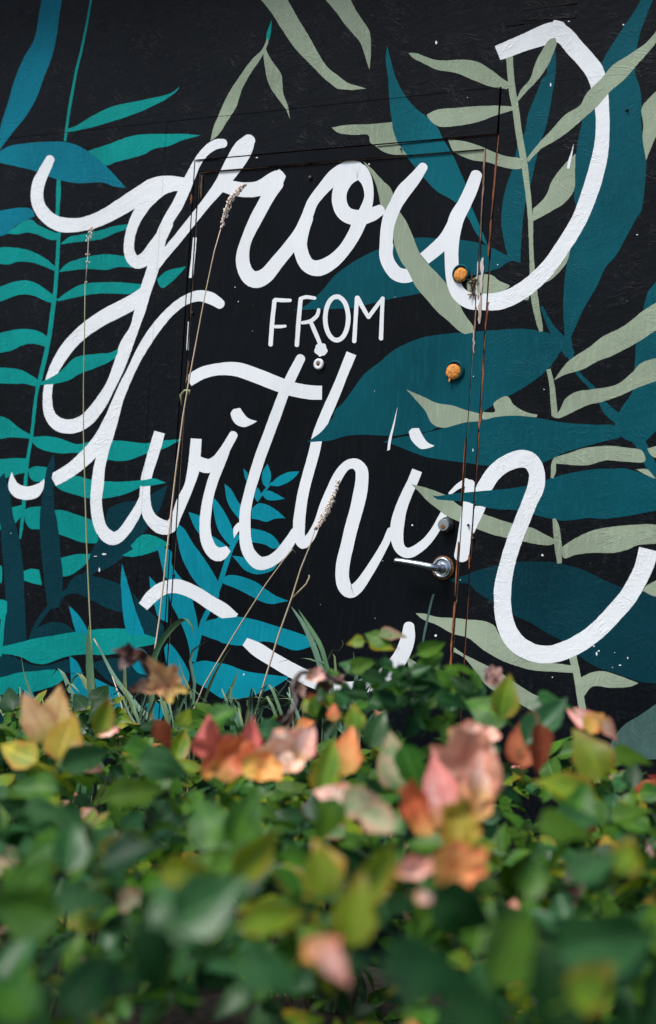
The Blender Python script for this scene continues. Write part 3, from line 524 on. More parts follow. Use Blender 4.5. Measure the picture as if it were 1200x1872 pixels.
SL = [(912, 248, 898, 398, 2.6, RED), (898, 400, 893, 470, 3.2, RED), (893, 552, 887, 605, 3, RED), (888, 610, 882, 680, 2.2, RED), (886, 640, 880, 740, 2.4, RED), (880, 745, 876, 785, 3.4, RED), (876, 790, 872, 860, 1.6, RED), (858, 1015, 858, 1040, 3.5, RED),
      (913, 244, 800, 256, 2.0, RED), (800, 256, 690, 267, 1.6, RED), (358, 294, 400, 290, 1.5, RED), (832, 1100, 826, 1170, 4, RED), (826, 1170, 823, 1240, 4, RED), (838, 990, 832, 1090, 2, RED), (851, 800, 843, 920, 1.6, RED),
      (887, 272, 880, 400, 2.8, PALEW), (880, 400, 877, 470, 2.4, PALEW), (800, 280, 884, 272, 2.4, PALEW), (690, 289, 800, 280, 1.6, PALEW), (400, 313, 690, 289, 1.1, PALEW),
      (870, 560, 866, 640, 2, PALEW), (350, 355, 350, 372, 4, RED), (369, 320, 367, 362, 2, PALEW), (372, 316, 400, 312, 3, RED), (345, 660, 340, 700, 2, PALEW),
      (882, 471, 879, 540, 6, PALE), (879, 535, 876, 592, 5, PALE), (870, 520, 874, 545, 4, PALE), (867, 603, 866, 645, 4, PALE), (874, 478, 872, 520, 2, PALE)]
for i, s in enumerate(SL): sliver(*s, seed=i, name='wood_sliver')
# splintered wood beside the upper bolt hole
rr = random.Random(3)
bm = bmesh.new()
for i in range(26):
    px = 862+rr.random()*10-(i % 3)*1.2; py = 508+rr.random()*36; a = at_wall(px, py, -.0005); L = .006+rr.random()*.012
    d = Vector((rr.uniform(-.5, .3), rr.uniform(-.9, -.1), rr.uniform(-1, 1))).normalized()*L
    tube(bm, [a, a+d*.5, a+d], [.0022, .0020, .0006], 4)
mesh_obj('splintered_wood', bm, BRN, building)
# cuts in the board at the very top right
bm = bmesh.new()
for (x0, y0, x1, y1, t) in ((955, 15, 1056, 4, .004), (960, 36, 1050, 31, .0015), (925, 45, 960, 43, .0015)):
    a = at_wall(x0, y0, -.0014); b = at_wall(x1, y1, -.0014)
    box(bm, a.x, b.x, -.0016, -.0002, min(a.z, b.z)-t/2, min(a.z, b.z)+t)
mesh_obj('board_groove', bm, DARK, building)
for i, s in enumerate(((958, 37, 1052, 31, 2.2, PALEW), (925, 46, 958, 43, 1.4, PALEW), (1030, 9, 1056, 5, 2, RED))): sliver(*s, seed=50+i, y=-.0032)
# added roof edge, unseen; its overhang is sized to shade the top boards
bm = bmesh.new(); box(bm, XL-.1, XR+.1, -.31, .6, ZT+.06, ZT+.12, .004); box(bm, XL-.1, XR+.1, -.34, -.31, ZT-.02, ZT+.125, .003); box(bm, XL, XR, -.03, .0, ZT-.0, ZT+.06)
mesh_obj('unseen_roof_edge', bm, simple('roof_board', (.02, .022, .025), scale=12), building)

# ------------------------------------------------------------------ paint the shapes on
def clip(bm, x0, x1, z0, z1):
    for co, no in (((x0, 0, 0), (-1, 0, 0)), ((x1, 0, 0), (1, 0, 0)), ((0, 0, z0), (0, 0, -1)), ((0, 0, z1), (0, 0, 1))):
        if not bm.verts: return
        bmesh.ops.bisect_plane(bm, geom=bm.verts[:]+bm.edges[:]+bm.faces[:], plane_co=co, plane_no=no, clear_outer=True, dist=1e-7)
def shape2d(s, rough, seed):
    rr = random.Random(seed)
    wob = lambda i, a: a*(noise.noise(Vector((i*.55, seed*3.7, 0)))*1.3 + noise.noise(Vector((i*.13, seed*1.9, 5)))*1.2)
    if s[0] == 'P':
        pts = s[3]; out = []
        for i, p in enumerate(pts):
            if out and math.dist(p, out[-1]) < .4: continue
            out.append((p[0]+wob(i, rough), p[1]+wob(i+777, rough)))
        if math.dist(out[0], out[-1]) < .6: out.pop()
        return out, None
    c = crom(s[3], 4.0); L = []; Rr = []
    for i, p in enumerate(c):
        a = c[max(0, i-1)]; b = c[min(len(c)-1, i+1)]; dx, dy = b[0]-a[0], b[1]-a[1]; l = math.hypot(dx, dy) or 1
        nx, ny = -dy/l, dx/l; h = p[2]/2
        L.append((p[0]+nx*(h+wob(i, rough)), p[1]+ny*(h+wob(i, rough)))); Rr.append((p[0]-nx*(h+wob(i+99, rough)), p[1]-ny*(h+wob(i+99, rough))))
    return (c, L, Rr, s[4]), 'S'
def build_shape(idx, s, reg):
    x0, x1, z0, z1, yf, brd, par = reg
    data, typ = shape2d(s, .42 if brd else .22, idx)
    y = yf - .00012 - idx*.000004
    bm = bmesh.new()
    if typ is None:
        from mathutils.geometry import delaunay_2d_cdt
        pl = [Vector(p) for p in data]
        v2, _, f2, _, _, _ = delaunay_2d_cdt(pl, [(i, (i+1) % len(pl)) for i in range(len(pl))], [], 2, 1e-4)
        vs = [bm.verts.new(at_wall(p[0], p[1], y)) for p in v2]
        xs = [v.co.x for v in vs]; zs = [v.co.z for v in vs]
        if max(xs) < x0 or min(xs) > x1 or max(zs) < z0 or min(zs) > z1: bm.free(); return None
        for f in f2: bm.faces.new([vs[i] for i in f])
        bmesh.ops.triangulate(bm, faces=bm.faces[:])
    else:
        c, L, Rr, caps = data; n = len(c); V = []
        for i in range(n):
            yy = y - 0.0000025*i/n*(1 if n > 30 else .3)
            V.append((bm.verts.new(at_wall(*L[i], yy)), bm.verts.new(at_wall(*Rr[i], yy))))
        xs = [v.co.x for q in V for v in q]; zs = [v.co.z for q in V for v in q]
        if max(xs) < x0-.02 or min(xs) > x1+.02 or max(zs) < z0-.02 or min(zs) > z1+.02: bm.free(); return None
        for i in range(n-1): bm.faces.new((V[i][0], V[i][1], V[i+1][1], V[i+1][0]))
        for e, (i, j) in enumerate(((0, 1), (n-1, n-2))):
            if not caps[e]: continue
            p, q = c[i], c[j]; dx, dy = p[0]-q[0], p[1]-q[1]; l = math.hypot(dx, dy) or 1; dx /= l; dy /= l
            h = p[2]/2; ring = []
            for k in range(1, 8):
                a = math.pi*k/8; nx, ny = -dy, dx
                sgn = 1 if e == 0 else -1
                # from L to R round the end
                lx = ((L[i][0]-p[0]), (L[i][1]-p[1]))
                ring.append(bm.verts.new(at_wall(p[0]+lx[0]*math.cos(a)+dx*h*math.sin(a)*.85, p[1]+lx[1]*math.cos(a)+dy*h*math.sin(a)*.85, y-(0.0000025 if e else 0)*(1 if n > 30 else .3))))
            bm.faces.new([V[i][0]]+ring+[V[i][1]])
    bmesh.ops.recalc_face_normals(bm, faces=bm.faces)
    clip(bm, x0, x1, z0, z1)
    if not bm.faces or sum(f.calc_area() for f in bm.faces) < 4e-6: bm.free(); return None
    bm.normal_update()
    for f in bm.faces:
        if f.normal.y > 0: f.normal_flip()
    lab = '%s %s' % (LAB[s[2]], {'painted_leaf': 'painted leaf', 'painted_stem': 'painted stem', 'painted_lettering': 'brush lettering stroke', 'painted_blossom': 'blossom blot', 'painted_drip': 'run of paint'}[s[1]])
    # a stroke that a joint cuts in two is two pieces
    seen = set(); isl = []
    for f in bm.faces:
        if f in seen: continue
        st = [f]; seen.add(f); grp = []
        while st:
            q = st.pop(); grp.append(q)
            for e in q.edges:
                for h in e.link_faces:
                    if h not in seen: seen.add(h); st.append(h)
        isl.append(grp)
    if len(isl) == 1: return mesh_obj(s[1], bm, paint_mat(s[2], brd), par, label=lab)
    for grp in isl:
        if sum(f.calc_area() for f in grp) < 3e-6: continue
        b2 = bmesh.new(); mp = {}
        for f in grp: b2.faces.new([mp.setdefault(v, None) or mp.__setitem__(v, b2.verts.new(v.co)) or mp[v] for v in f.verts])
        mesh_obj(s[1], b2, paint_mat(s[2], brd), par, label=lab)
    bm.free()
for idx, s in enumerate(SH):
    for k, reg in regions.items(): build_shape(idx, s, reg)
# spots of white paint
rr = random.Random(5)
bmd = {True: bmesh.new(), False: bmesh.new()}
for (px, py, a, b) in SPECKS:
    p = at_wall(px, py); onb = not (XDL < p.x < XDR and p.z < ZDT)
    y = -.0016 if onb else .0018
    vs = [bmd[onb].verts.new(at_wall(px+a*.55*math.cos(t)*rr.uniform(.7, 1.1), py+b*.55*math.sin(t)*rr.uniform(.7, 1.1), y)) for t in [k*math.pi/4 for k in range(8)]]
    bmd[onb].faces.new(vs[::-1])
mesh_obj('paint_specks', bmd[True], paint_mat('W', True), building, kind='stuff')
mesh_obj('paint_specks', bmd[False], paint_mat('W', False), door, kind='stuff')

# ------------------------------------------------------------------ door furniture (parts of the door)
STEEL = simple('brushed_steel', (.55, .60, .66), (.42, .46, .52), scale=60, rough=.30, metal=1.0, obj=False, bump=.05)
STEELD = simple('dark_worn_metal', (.03, .033, .038), (.10, .08, .07), scale=90, rough=.4, metal=.8, thr=(.5, .75))
BRASS = simple('worn_brass', (.45, .22, .07), (.12, .06, .03), scale=220, rough=.45, metal=.7)
FOAM = simple('orange_expanding_foam', (.78, .33, .07), (.60, .22, .04), scale=130, rough=.85, bump=.8)
WSTAIN = paint_mat('W', False)
BRUSTY = simple('brown_rust', (.30, .13, .05), (.10, .04, .02), scale=150, rough=.9, bump=.5)
YD = .003
def disc(bm, c, r, y0, y1, seg=28, r2=None, dx=0):
    """short turned piece with its axis along y; ring list front bevel"""
    r2 = r2 or r
    a = [bm.verts.new((c.x+r*math.cos(t), y0, c.z+r*math.sin(t))) for t in [2*math.pi*k/seg for k in range(seg)]]
    b = [bm.verts.new((c.x+r2*math.cos(t), y1, c.z+r2*math.sin(t))) for t in [2*math.pi*k/seg for k in range(seg)]]
    for k in range(seg): bm.faces.new((a[k], a[(k+1) % seg], b[(k+1) % seg], b[k]))
    bm.faces.new(b[::-1]); return a, b
def turned(bm, c, prof, seg=28):
    rings = []
    for r, y in prof: rings.append([bm.verts.new((c.x+r*math.cos(t), y, c.z+r*math.sin(t))) for t in [2*math.pi*k/seg for k in range(seg)]])
    for i in range(len(rings)-1):
        for k in range(seg): bm.faces.new((rings[i][k], rings[i][(k+1) % seg], rings[i+1][(k+1) % seg], rings[i+1][k]))
    bm.faces.new(rings[-1]); bmesh.ops.recalc_face_normals(bm, faces=bm.faces)
# handle
hc = at_wall(811, 1038, YD)
bm = bmesh.new(); turned(bm, hc, [(.0300, YD-.001), (.0300, YD-.004), (.0285, YD-.0048)]); mesh_obj('rust_ring', bm, BRUSTY, door, smooth=False)
bm = bmesh.new(); turned(bm, hc, [(.0262, YD-.002), (.0262, YD-.0085), (.0250, YD-.0105), (.0215, YD-.0108), (.0205, YD-.0095), (.0120, YD-.0095), (.0105, YD-.011), (.0098, YD-.030)])
hd = mesh_obj('handle', bm, STEEL, door, smooth=False, label='steel lever handle on a round rose')
for p in hd.data.polygons: p.use_smooth = True
bm = bmesh.new()
p0 = Vector((hc.x, YD-.028, hc.z)); tip = at_wall(723, 1024.5, -.047)
pts = [p0, p0+Vector((-.002, -.012, .0003)), p0+Vector((-.011, -.0195, .0012)), p0.lerp(tip, .35)+Vector((0, -.011, .0008)), p0.lerp(tip, .7)+Vector((0, -.0045, .001)), tip+Vector((.004, 0, 0)), tip]
tube(bm, [Vector(q) for q in crom([tuple(q) for q in pts], .006)], None or [.0098]*1 if False else .0085, 14)
for v in bm.verts:      # lever gets slimmer and flatter to its tip
    t = max(0, min(1, (hc.x-.02-v.co.x)/.10)); zc = hc.z+(tip.z-hc.z)*t
    v.co.z = zc+(v.co.z-zc)*(1.02-.28*t)
ob = mesh_obj('handle_lever', bm, STEEL, door, smooth=True, label='round steel lever pointing left')
# lock cylinder
lc = at_wall(818, 960, YD)
bm = bmesh.new(); turned(bm, lc, [(.0205, YD-.0005), (.0205, YD-.003), (.0185, YD-.010), (.0165, YD-.0115)]); mesh_obj('lock_rose', bm, STEELD, door, smooth=True)
bm = bmesh.new(); turned(bm, lc, [(.0150, YD-.010), (.0150, YD-.0225), (.0140, YD-.0235), (.0085, YD-.0236)])
mesh_obj('lock_cylinder', bm, STEEL, door)
bm = bmesh.new(); turned(bm, Vector((lc.x, 0, lc.z-.005)), [(.0062, YD-.0230), (.0062, YD-.0245)], 16); box(bm, lc.x-.0012, lc.x+.0012, YD-.0252, YD-.024, lc.z-.010, lc.z-.001)
mesh_obj('keyhole', bm, BRASS, door)
# two bolt holes stopped with orange foam
for i, (px, py, r, dent) in enumerate(((843, 502, .0180, .0), (829.5, 679, .0195, .0))):
    c = at_wall(px, py, YD-.006)
    c2 = Vector((c.x+(.0015 if i else -.0015), 0, c.z+.003))
    bm = bmesh.new(); turned(bm, c2, [(r*1.32, YD-.0045), (r*1.16, YD-.0078), (r*1.06, YD-.0078), (r*1.02, YD-.0046)])
    mesh_obj('bolt_hole_rim', bm, paint_mat('D', False), door, smooth=True)
    bm = bmesh.new(); turned(bm, c2, [(r*1.05, YD-.0050), (r*1.04, YD-.0053)]); mesh_obj('hole_shade_disc', bm, DARK, door)  # flat dark disc, set off upwards, stands in for the shade in the hole
    bm = bmesh.new(); rings = [(r*.98, YD-.0055), (r*1.0, YD-.0075), (r*.93, YD-.0098), (r*.75, YD-.0118), (r*.5, YD-.0128), (r*.2, YD-.0132)]
    cc = Vector((c.x, 0, c.z-.0012)); turned(bm, cc, rings, 30)
    for v in bm.verts:
        nn = noise.noise(v.co*260+Vector((i*9, 0, 0))); d = Vector((v.co.x-cc.x, 0, v.co.z-cc.z))
        v.co += d*.13*nn+Vector((0, -.0030*noise.noise(v.co*340), 0))
    if i: tube(bm, [cc+Vector((-.008, YD-.008, -r*.9)), cc+Vector((-.0085, YD-.009, -r*1.15)), cc+Vector((-.0078, YD-.0085, -r*1.33))], [.0028, .002, .0028], 8)
    mesh_obj('foam_plug', bm, FOAM, door, smooth=True, label='orange foam plug in a bolt hole')
# peephole
pc = at_wall(585, 666, YD)
bm = bmesh.new(); turned(bm, pc, [(.0148, YD-.004), (.0146, YD-.0075), (.0125, YD-.009), (.0060, YD-.0092), (.0055, YD-.0075)], 24); mesh_obj('peephole', bm, WSTAIN, door, smooth=True, label='white painted peephole with a rusty centre')
bm = bmesh.new(); turned(bm, pc, [(.0056, YD-.0076), (.0045, YD-.0098), (.002, YD-.0108)], 14); mesh_obj('peephole_lens', bm, BRUSTY, door, smooth=True)
# nail heads and small knobs of old filler
NAIL = simple('painted_nail', (.02, .022, .026), rough=.35)
for (px, py, r) in ((352, 572, .004), (317, 1051, .004), (734, 273, .0022), (1147, 201, .0035), (857, 960, .003), (567, 325, .006), (866, 985, .005), (556, 1400, .004)):
    c = at_wall(px, py, 0); y = 0 if not (XDL < c.x < XDR and c.z < ZDT) else YD
    bm = bmesh.new(); turned(bm, c, [(r, y-.0005), (r, y-.0045), (r*.7, y-.0062), (r*.2, y-.0066)], 12); mesh_obj('nail_head', bm, NAIL, building, smooth=True)

# ------------------------------------------------------------------ ground
SOIL = simple('soil', (.035, .026, .019), (.012, .010, .008), scale=30, rough=.95, bump=1.0)
bm = bmesh.new()
nx, ny = 60, 60
gv = [[bm.verts.new((-12+24*i/nx, -16+20*j/ny, .03*noise.noise(Vector((i*.9, j*.9, 0))))) for j in range(ny+1)] for i in range(nx+1)]
for i in range(nx):
    for j in range(ny): bm.faces.new((gv[i][j], gv[i+1][j], gv[i+1][j+1], gv[i][j+1]))
for v in bm.verts:
    if abs(v.co.x) > 8 or v.co.y < -12: v.co.z = 0
    if v.co.x < -11.9: v.co.x = -200
    if v.co.x > 11.9: v.co.x = 200
    if v.co.y < -15.9: v.co.y = -200
    if v.co.y > 3.9: v.co.y = 200
mesh_obj('ground', bm, SOIL, kind='structure', smooth=True)

# ------------------------------------------------------------------ leaves
def leaf_mat(name, base, alt=None, edge=None, vein=None, gloss=.42, trans=.28, vary=.25, patch=(.45, .6), foot=None, edge_at=(.55, 1.15)):
    m, t = mat(name); n = N(t)
    uv = n.n('ShaderNodeUVMap'); uv.uv_map = 'UVMap'
    sep = n.n('ShaderNodeSeparateXYZ'); t.links.new(uv.outputs[0], sep.inputs[0])
    u = n.math('ABSOLUTE', n.math('MULTIPLY', n.math('SUBTRACT', sep.outputs[0], .5), 2.0)); v = sep.outputs[1]
    oi = n.n('ShaderNodeObjectInfo').outputs['Random']
    at = n.n('ShaderNodeAttribute'); at.attribute_name = 'rnd'
    rnd = n.math('FRACT', n.math('ADD', oi, at.outputs['Fac']))
    tc = n.n('ShaderNodeTexCoord').outputs['Object']
    pos = n.n('ShaderNodeNewGeometry').outputs['Position']
    nz = n.noise(pos, 55, 3, .6)
    nb = n.noise(pos, 32, 3, .6)
    colr = n.mix(n.math('MULTIPLY', n.ramp(nz, .35, .7), .6), c4(base), c4([c*.6 for c in base]))
    if alt: colr = n.mix(n.ramp(n.math('ADD', nb, n.math('MULTIPLY', n.math('SUBTRACT', rnd, .5), .25)), *patch), colr, c4(alt))
    if edge:
        e = n.math('MULTIPLY', n.ramp(n.math('ADD', n.math('MAXIMUM', u, n.math('MULTIPLY', v, .9)), n.math('MULTIPLY', n.math('SUBTRACT', nb, .5), 2.2)), *edge_at), .85)
        colr = n.mix(e, colr, c4(edge))
    if foot: colr = n.mix(n.math('MULTIPLY', n.ramp(n.math('ADD', v, n.math('MULTIPLY', n.math('SUBTRACT', nb, .5), .5)), .42, .12), .8), colr, c4(foot))
    spot = n.math('MULTIPLY', n.ramp(n.noise(pos, 170, 2), .72, .77), n.ramp(nb, .50, .62))
    colr = n.mix(n.math('MULTIPLY', spot, .8), colr, (.06, .028, .012, 1))
    # side veins and midrib
    vv = n.math('ABSOLUTE', n.math('SINE', n.math('MULTIPLY', n.math('SUBTRACT', v, n.math('MULTIPLY', u, .22)), 24.0)))
    vein_m = n.math('MULTIPLY', n.ramp(vv, .16, .02), .35)
    mid = n.ramp(u, .07, .02)
    vm = n.math('MAXIMUM', vein_m, n.math('MULTIPLY', mid, .7))
    vc = vein or [min(1, c*1.7+.02) for c in base]
    colr = n.mix(vm, colr, c4(vc))
    hv = n.n('ShaderNodeHueSaturation'); n.put(hv, 'Color', colr)
    n.put(hv, 'Value', n.math('ADD', 1.0-vary, n.math('MULTIPLY', rnd, vary*2))); n.put(hv, 'Hue', n.math('ADD', .485, n.math('MULTIPLY', n.math('FRACT', n.math('MULTIPLY', rnd, 7.3)), .03)))
    colr = hv.outputs[0]
    b = n.n('ShaderNodeBump'); b.inputs['Strength'].default_value = .5; b.inputs['Distance'].default_value = .001
    n.put(b, 'Height', n.math('SUBTRACT', n.math('MULTIPLY', nz, .6), vm))
    p = n.n('ShaderNodeBsdfPrincipled'); n.put(p, 'Base Color', colr); p.inputs['Roughness'].default_value = gloss; n.put(p, 'Normal', b.outputs[0]); p.inputs['Specular IOR Level'].default_value = .24
    tr = n.n('ShaderNodeBsdfTranslucent'); n.put(tr, 'Color', n.mix(.5, colr, c4([min(1, c*1.5) for c in base]))); 
    mx = n.n('ShaderNodeMixShader'); mx.inputs[0].default_value = trans
    t.links.new(p.outputs[0], mx.inputs[1]); t.links.new(tr.outputs[0], mx.inputs[2])
    o = n.n('ShaderNodeOutputMaterial'); t.links.new(mx.outputs[0], o.inputs[0])
    return m
LM = {
 'mid':    leaf_mat('leaf_mid_green', (.078, .190, .014), alt=(.034, .110, .014)),
 'deep':   leaf_mat('leaf_deep_green', (.012, .062, .011), alt=(.006, .034, .009)),
 'blue':   leaf_mat('leaf_blue_green', (.044, .145, .042), alt=(.022, .088, .026), gloss=.33),
 'lime':   leaf_mat('leaf_lime', (.200, .290, .014), alt=(.075, .180, .016), edge=(.36, .20, .02)),
 'yellow': leaf_mat('leaf_yellow', (.55, .42, .05), alt=(.22, .30, .04), edge=(.60, .22, .05)),
 'pink':   leaf_mat('leaf_faded_pink', (.95, .40, .31), alt=(.96, .68, .57), edge=(.85, .22, .14), trans=.2, gloss=.5, vein=(.5, .14, .09), patch=(.42, .58), foot=(.62, .33, .08)),
 'orange': leaf_mat('leaf_orange', (.88, .26, .08), alt=(.85, .42, .14), edge=(.75, .14, .06), trans=.25, gloss=.45, foot=(.55, .38, .08)),
 'coral':  leaf_mat('leaf_coral', (.85, .23, .15), alt=(.88, .34, .22), edge=(.72, .16, .10), trans=.25, gloss=.5, foot=(.75, .45, .06)),
 'red':    leaf_mat('leaf_red', (.34, .060, .030), alt=(.50, .15, .07), edge=(.20, .03, .018), gloss=.4),
 'tan':    leaf_mat('leaf_tan', (.80, .52, .25), alt=(.75, .38, .16), edge=(.50, .22, .10), gloss=.55, trans=.2, vein=(.40, .16, .08), foot=(.48, .44, .07)),
 'brown':  leaf_mat('leaf_dry_brown', (.09, .042, .025), alt=(.24, .14, .11), edge=(.36, .26, .24), gloss=.6, trans=.1),
 'pale':   leaf_mat('leaf_pale_mottled', (.18, .32, .12), alt=(.52, .42, .28), edge=(.60, .26, .18), gloss=.45),
}
def ovate(L, W, nu, nv, fold, curl, twist=0.0, wave=0.0, seed=0, tip=1.0):
    """leaf blade along +y, normal +z, stalk at the origin; returns verts, faces, uvs"""
    V, F, U = [], [], []
    for j in range(nv+1):
        t = j/nv
        wd = W*.5*(math.sin(math.pi*min(1, t**.72))**.9 if 0 < t < 1 else 0)*(1-.12*t)
        if j in (0, nv): wd = W*.015
        for i in range(nu+1):
            s = -1+2*i/nu; x = wd*s; y = L*t - abs(s)*wd*.15
            x *= 1+.07*math.sin(t*15+seed*2+s)+.04*math.sin(t*31+seed*5); z = abs(s)*wd*fold - curl*L*t*t + wave*W*math.sin(t*9+seed+s*1.3)*abs(s)*.5
            if twist: a = twist*t; x, z = x*math.cos(a)-z*math.sin(a), x*math.sin(a)+z*math.cos(a)
            V.append((x, y, z)); U.append((i/nu, t))
    for j in range(nv):
        for i in range(nu):
            a = j*(nu+1)+i; F.append((a, a+1, a+nu+2, a+nu+1))
    return V, F, U
def make_mesh(name, V, F, U, m, stalk=0.0):
    me = bpy.data.meshes.new(name); V = list(V); F = list(F); U = list(U)
    if stalk:
        n0 = len(V); r = .0011
        for (y, z) in ((0.004, 0), (-stalk*.5, -.003), (-stalk, -.012)):
            for k in range(3): V.append((r*math.cos(k*2.09), y, z+r*math.sin(k*2.09))); U.append((.5, 0))
        for q in range(2):
            for k in range(3):
                a = n0+q*3+k; b = n0+q*3+(k+1) % 3; F.append((a, b, b+3, a+3))
    me.from_pydata(V, [], F); me.update()
    uvl = me.uv_layers.new(name='UVMap')
    for lp in me.loops: uvl.data[lp.index].uv = U[lp.vertex_index]
    me.materials.append(m)
    for p in me.polygons: p.use_smooth = True
    return me
SHAPES = [(.074, .048, .38, .18, .15, .05), (.066, .046, .25, .34, .3, .07), (.080, .044, .55, .10, -.4, .04), (.060, .050, .16, .42, -.2, .09), (.070, .052, .34, -.12, .6, .07)]
leaf_meshes = {}
def leaf_mesh(mk, si):
    if (mk, si) not in leaf_meshes:
        L, W, fo, cu, tw, wv = SHAPES[si]
        leaf_meshes[(mk, si)] = make_mesh('leaf_blade', *ovate(L, W, 4, 7, fo, cu, tw, wv, si), LM[mk], stalk=.02)
    return leaf_meshes[(mk, si)]
def frame(nrm, yaw):
    nrm = nrm.normalized(); q = nrm.to_track_quat('Z', 'Y'); return q.to_matrix() @ Matrix.Rotation(yaw, 3, 'Z')

# hedge body
def hump(x, y, cx_, cy_, rx, ry, h): return h*math.exp(-((x-cx_)/rx)**2-((y-cy_)/ry)**2)
HB = at_depth(755, 1230, 2.50)
def htop(x, y):
    d = (Vector((x, y, 0))-Vector((CAM.x, CAM.y, 0))).dot(fwd)
    s = (Vector((x, y, 0))-Vector((CAM.x, CAM.y, 0))).dot(rgt)
    base = .655+.065*max(0, min(1, (2.9-d)/1.9))
    base += .045*noise.noise(Vector((x*4.1, y*4.1, 2)))+.030*noise.noise(Vector((x*8, y*8, 5)))
    base += .04*max(0, min(1, (s+.0)/.5))*(d > 1.6)
    base += hump(x, y, HB.x, HB.y, .13, .16, .10)
    edge = max(0, (y+.55)/.15)      # falls away towards the wall
    return base-.5*max(0, edge)
YB, YF = -.42, -4.6
hedge = empty('hedge', (at_wall(600, 936).x+.6, -1.8, 0), 'low dense bush of green and autumn coloured leaves in front of the mural', 'bush')
hinv = Matrix.Translation(-hedge.location)
rr = random.Random(11)
cand = []
def want(x, y):
    d = (Vector((x, y, 0))-Vector((CAM.x, CAM.y, 0)))
    a = d.dot(fwd); s = d.dot(rgt)
    return a, s
def near_px(mk_list, a=9):
    r = rr.random(); acc = 0
    if a < 1.5 and rr.random() < .6: return 'deep' if rr.random() < .75 else 'blue'
    for k, w_ in mk_list:
        acc += w_
        if r < acc: return k
    return mk_list[0][0]
MIX = [('mid', .38), ('deep', .22), ('blue', .22), ('lime', .105), ('pale', .03), ('yellow', .012), ('pink', .012), ('orange', .004), ('red', .006), ('brown', .011)]
def add_leaf(x, y, below, big=1.0):
    """one shoot: an end leaflet and two side leaflets on a common stalk"""
    z = htop(x, y)-below; base = Vector((x, y, z))
    nrm0 = (Vector((rr.gauss(0, .6), rr.gauss(0, .6), 1.0)) + (-fwd)*rr.uniform(-.15, 1.0)).normalized()
    yaw = rr.uniform(-math.pi, math.pi); big *= rr.uniform(.55, 1.15); ad = (Vector((x, y, 0))-Vector((CAM.x, CAM.y, 0))).dot(fwd); mk = near_px(MIX, ad)
    for k, (da, off, s_) in enumerate(((0, .018, 1.0), (1.25, .004, .86), (-1.25, .004, .86))):
        if k and rr.random() < .12: continue
        nrm = nrm0+Vector((rr.gauss(0, .28), rr.gauss(0, .28), rr.gauss(0, .1))); ya = yaw+da+rr.gauss(0, .15)
        d = frame(nrm0, ya)@Vector((0, 1, 0))
        m_ = mk if rr.random() < .8 else near_px(MIX, ad)
        cand.append([base+d*off*big, nrm, ya, big*s_*rr.uniform(.85, 1.1), m_, rr.randrange(5), below, rr.random()])
for i in range(5600):
    # denser inside the view than beside it
    for _ in range(20):
        x = rr.uniform(-1.6, 4.2); y = rr.uniform(YF, YB); a, s = want(x, y)
        inside = a > .5 and abs(s) < .26*a+.15
        if a > .25 or abs(s) > .6 or a < -.45:
            if (inside and (a > 1.5 or rr.random() < .15)) or (not inside and rr.random() < .42): break
    if -.45 < a < .5 and abs(s) < .45: continue
    below = min(.34, rr.expovariate(1/.11))+(rr.random()*.06 if a < 1.5 else 0)
    if below < .012 and rr.random() < .5: below = -rr.random()*.03
    add_leaf(x, y, below, .92 + (.38 if a < 1.5 else 0))
# skirt towards the wall
for i in range(350):
    x = rr.uniform(-1.6, 3.6); y = -.50+rr.random()*.12; add_leaf(x, y, rr.random()*.5, .85)
# those that show largest become parts of their own
def score(c):
    px, py, k = to_px(c[0])
    if k < .55 or not (-60 < px < 1260 and 1080 < py < 1930): return -1
    return (.07*c[3]*FPX/k)*(1.0-min(1, max(0, c[6])/.07))
cand.sort(key=score, reverse=True)
PARTS = cand[:110]; REST = cand[110:]
def put_leaf(pos, nrm, yaw, s, mk, si, parent, name='leaf', label=None):
    o = bpy.data.objects.new(name, leaf_mesh(mk, si)); col.objects.link(o)
    o.matrix_world = Matrix.Translation(pos-(parent.location if parent else Vector()))@frame(nrm, yaw).to_4x4()@Matrix.Scale(s, 4)
    if parent: o.parent = parent
    if label: o['label'] = label
    return o
LL = dict(mid='mid green leaf', deep='deep green leaf', blue='blue green leaf', lime='lime green leaf', yellow='yellow leaf', pink='faded pink leaf', orange='orange leaf', coral='coral leaf', red='red leaf', tan='tan leaf', brown='dry brown leaf', pale='pale mottled leaf')
for c in PARTS: put_leaf(c[0], c[1], c[2], c[3], c[4], c[5], hedge, label=None if c[4] in ('mid', 'deep') else LL[c[4]])
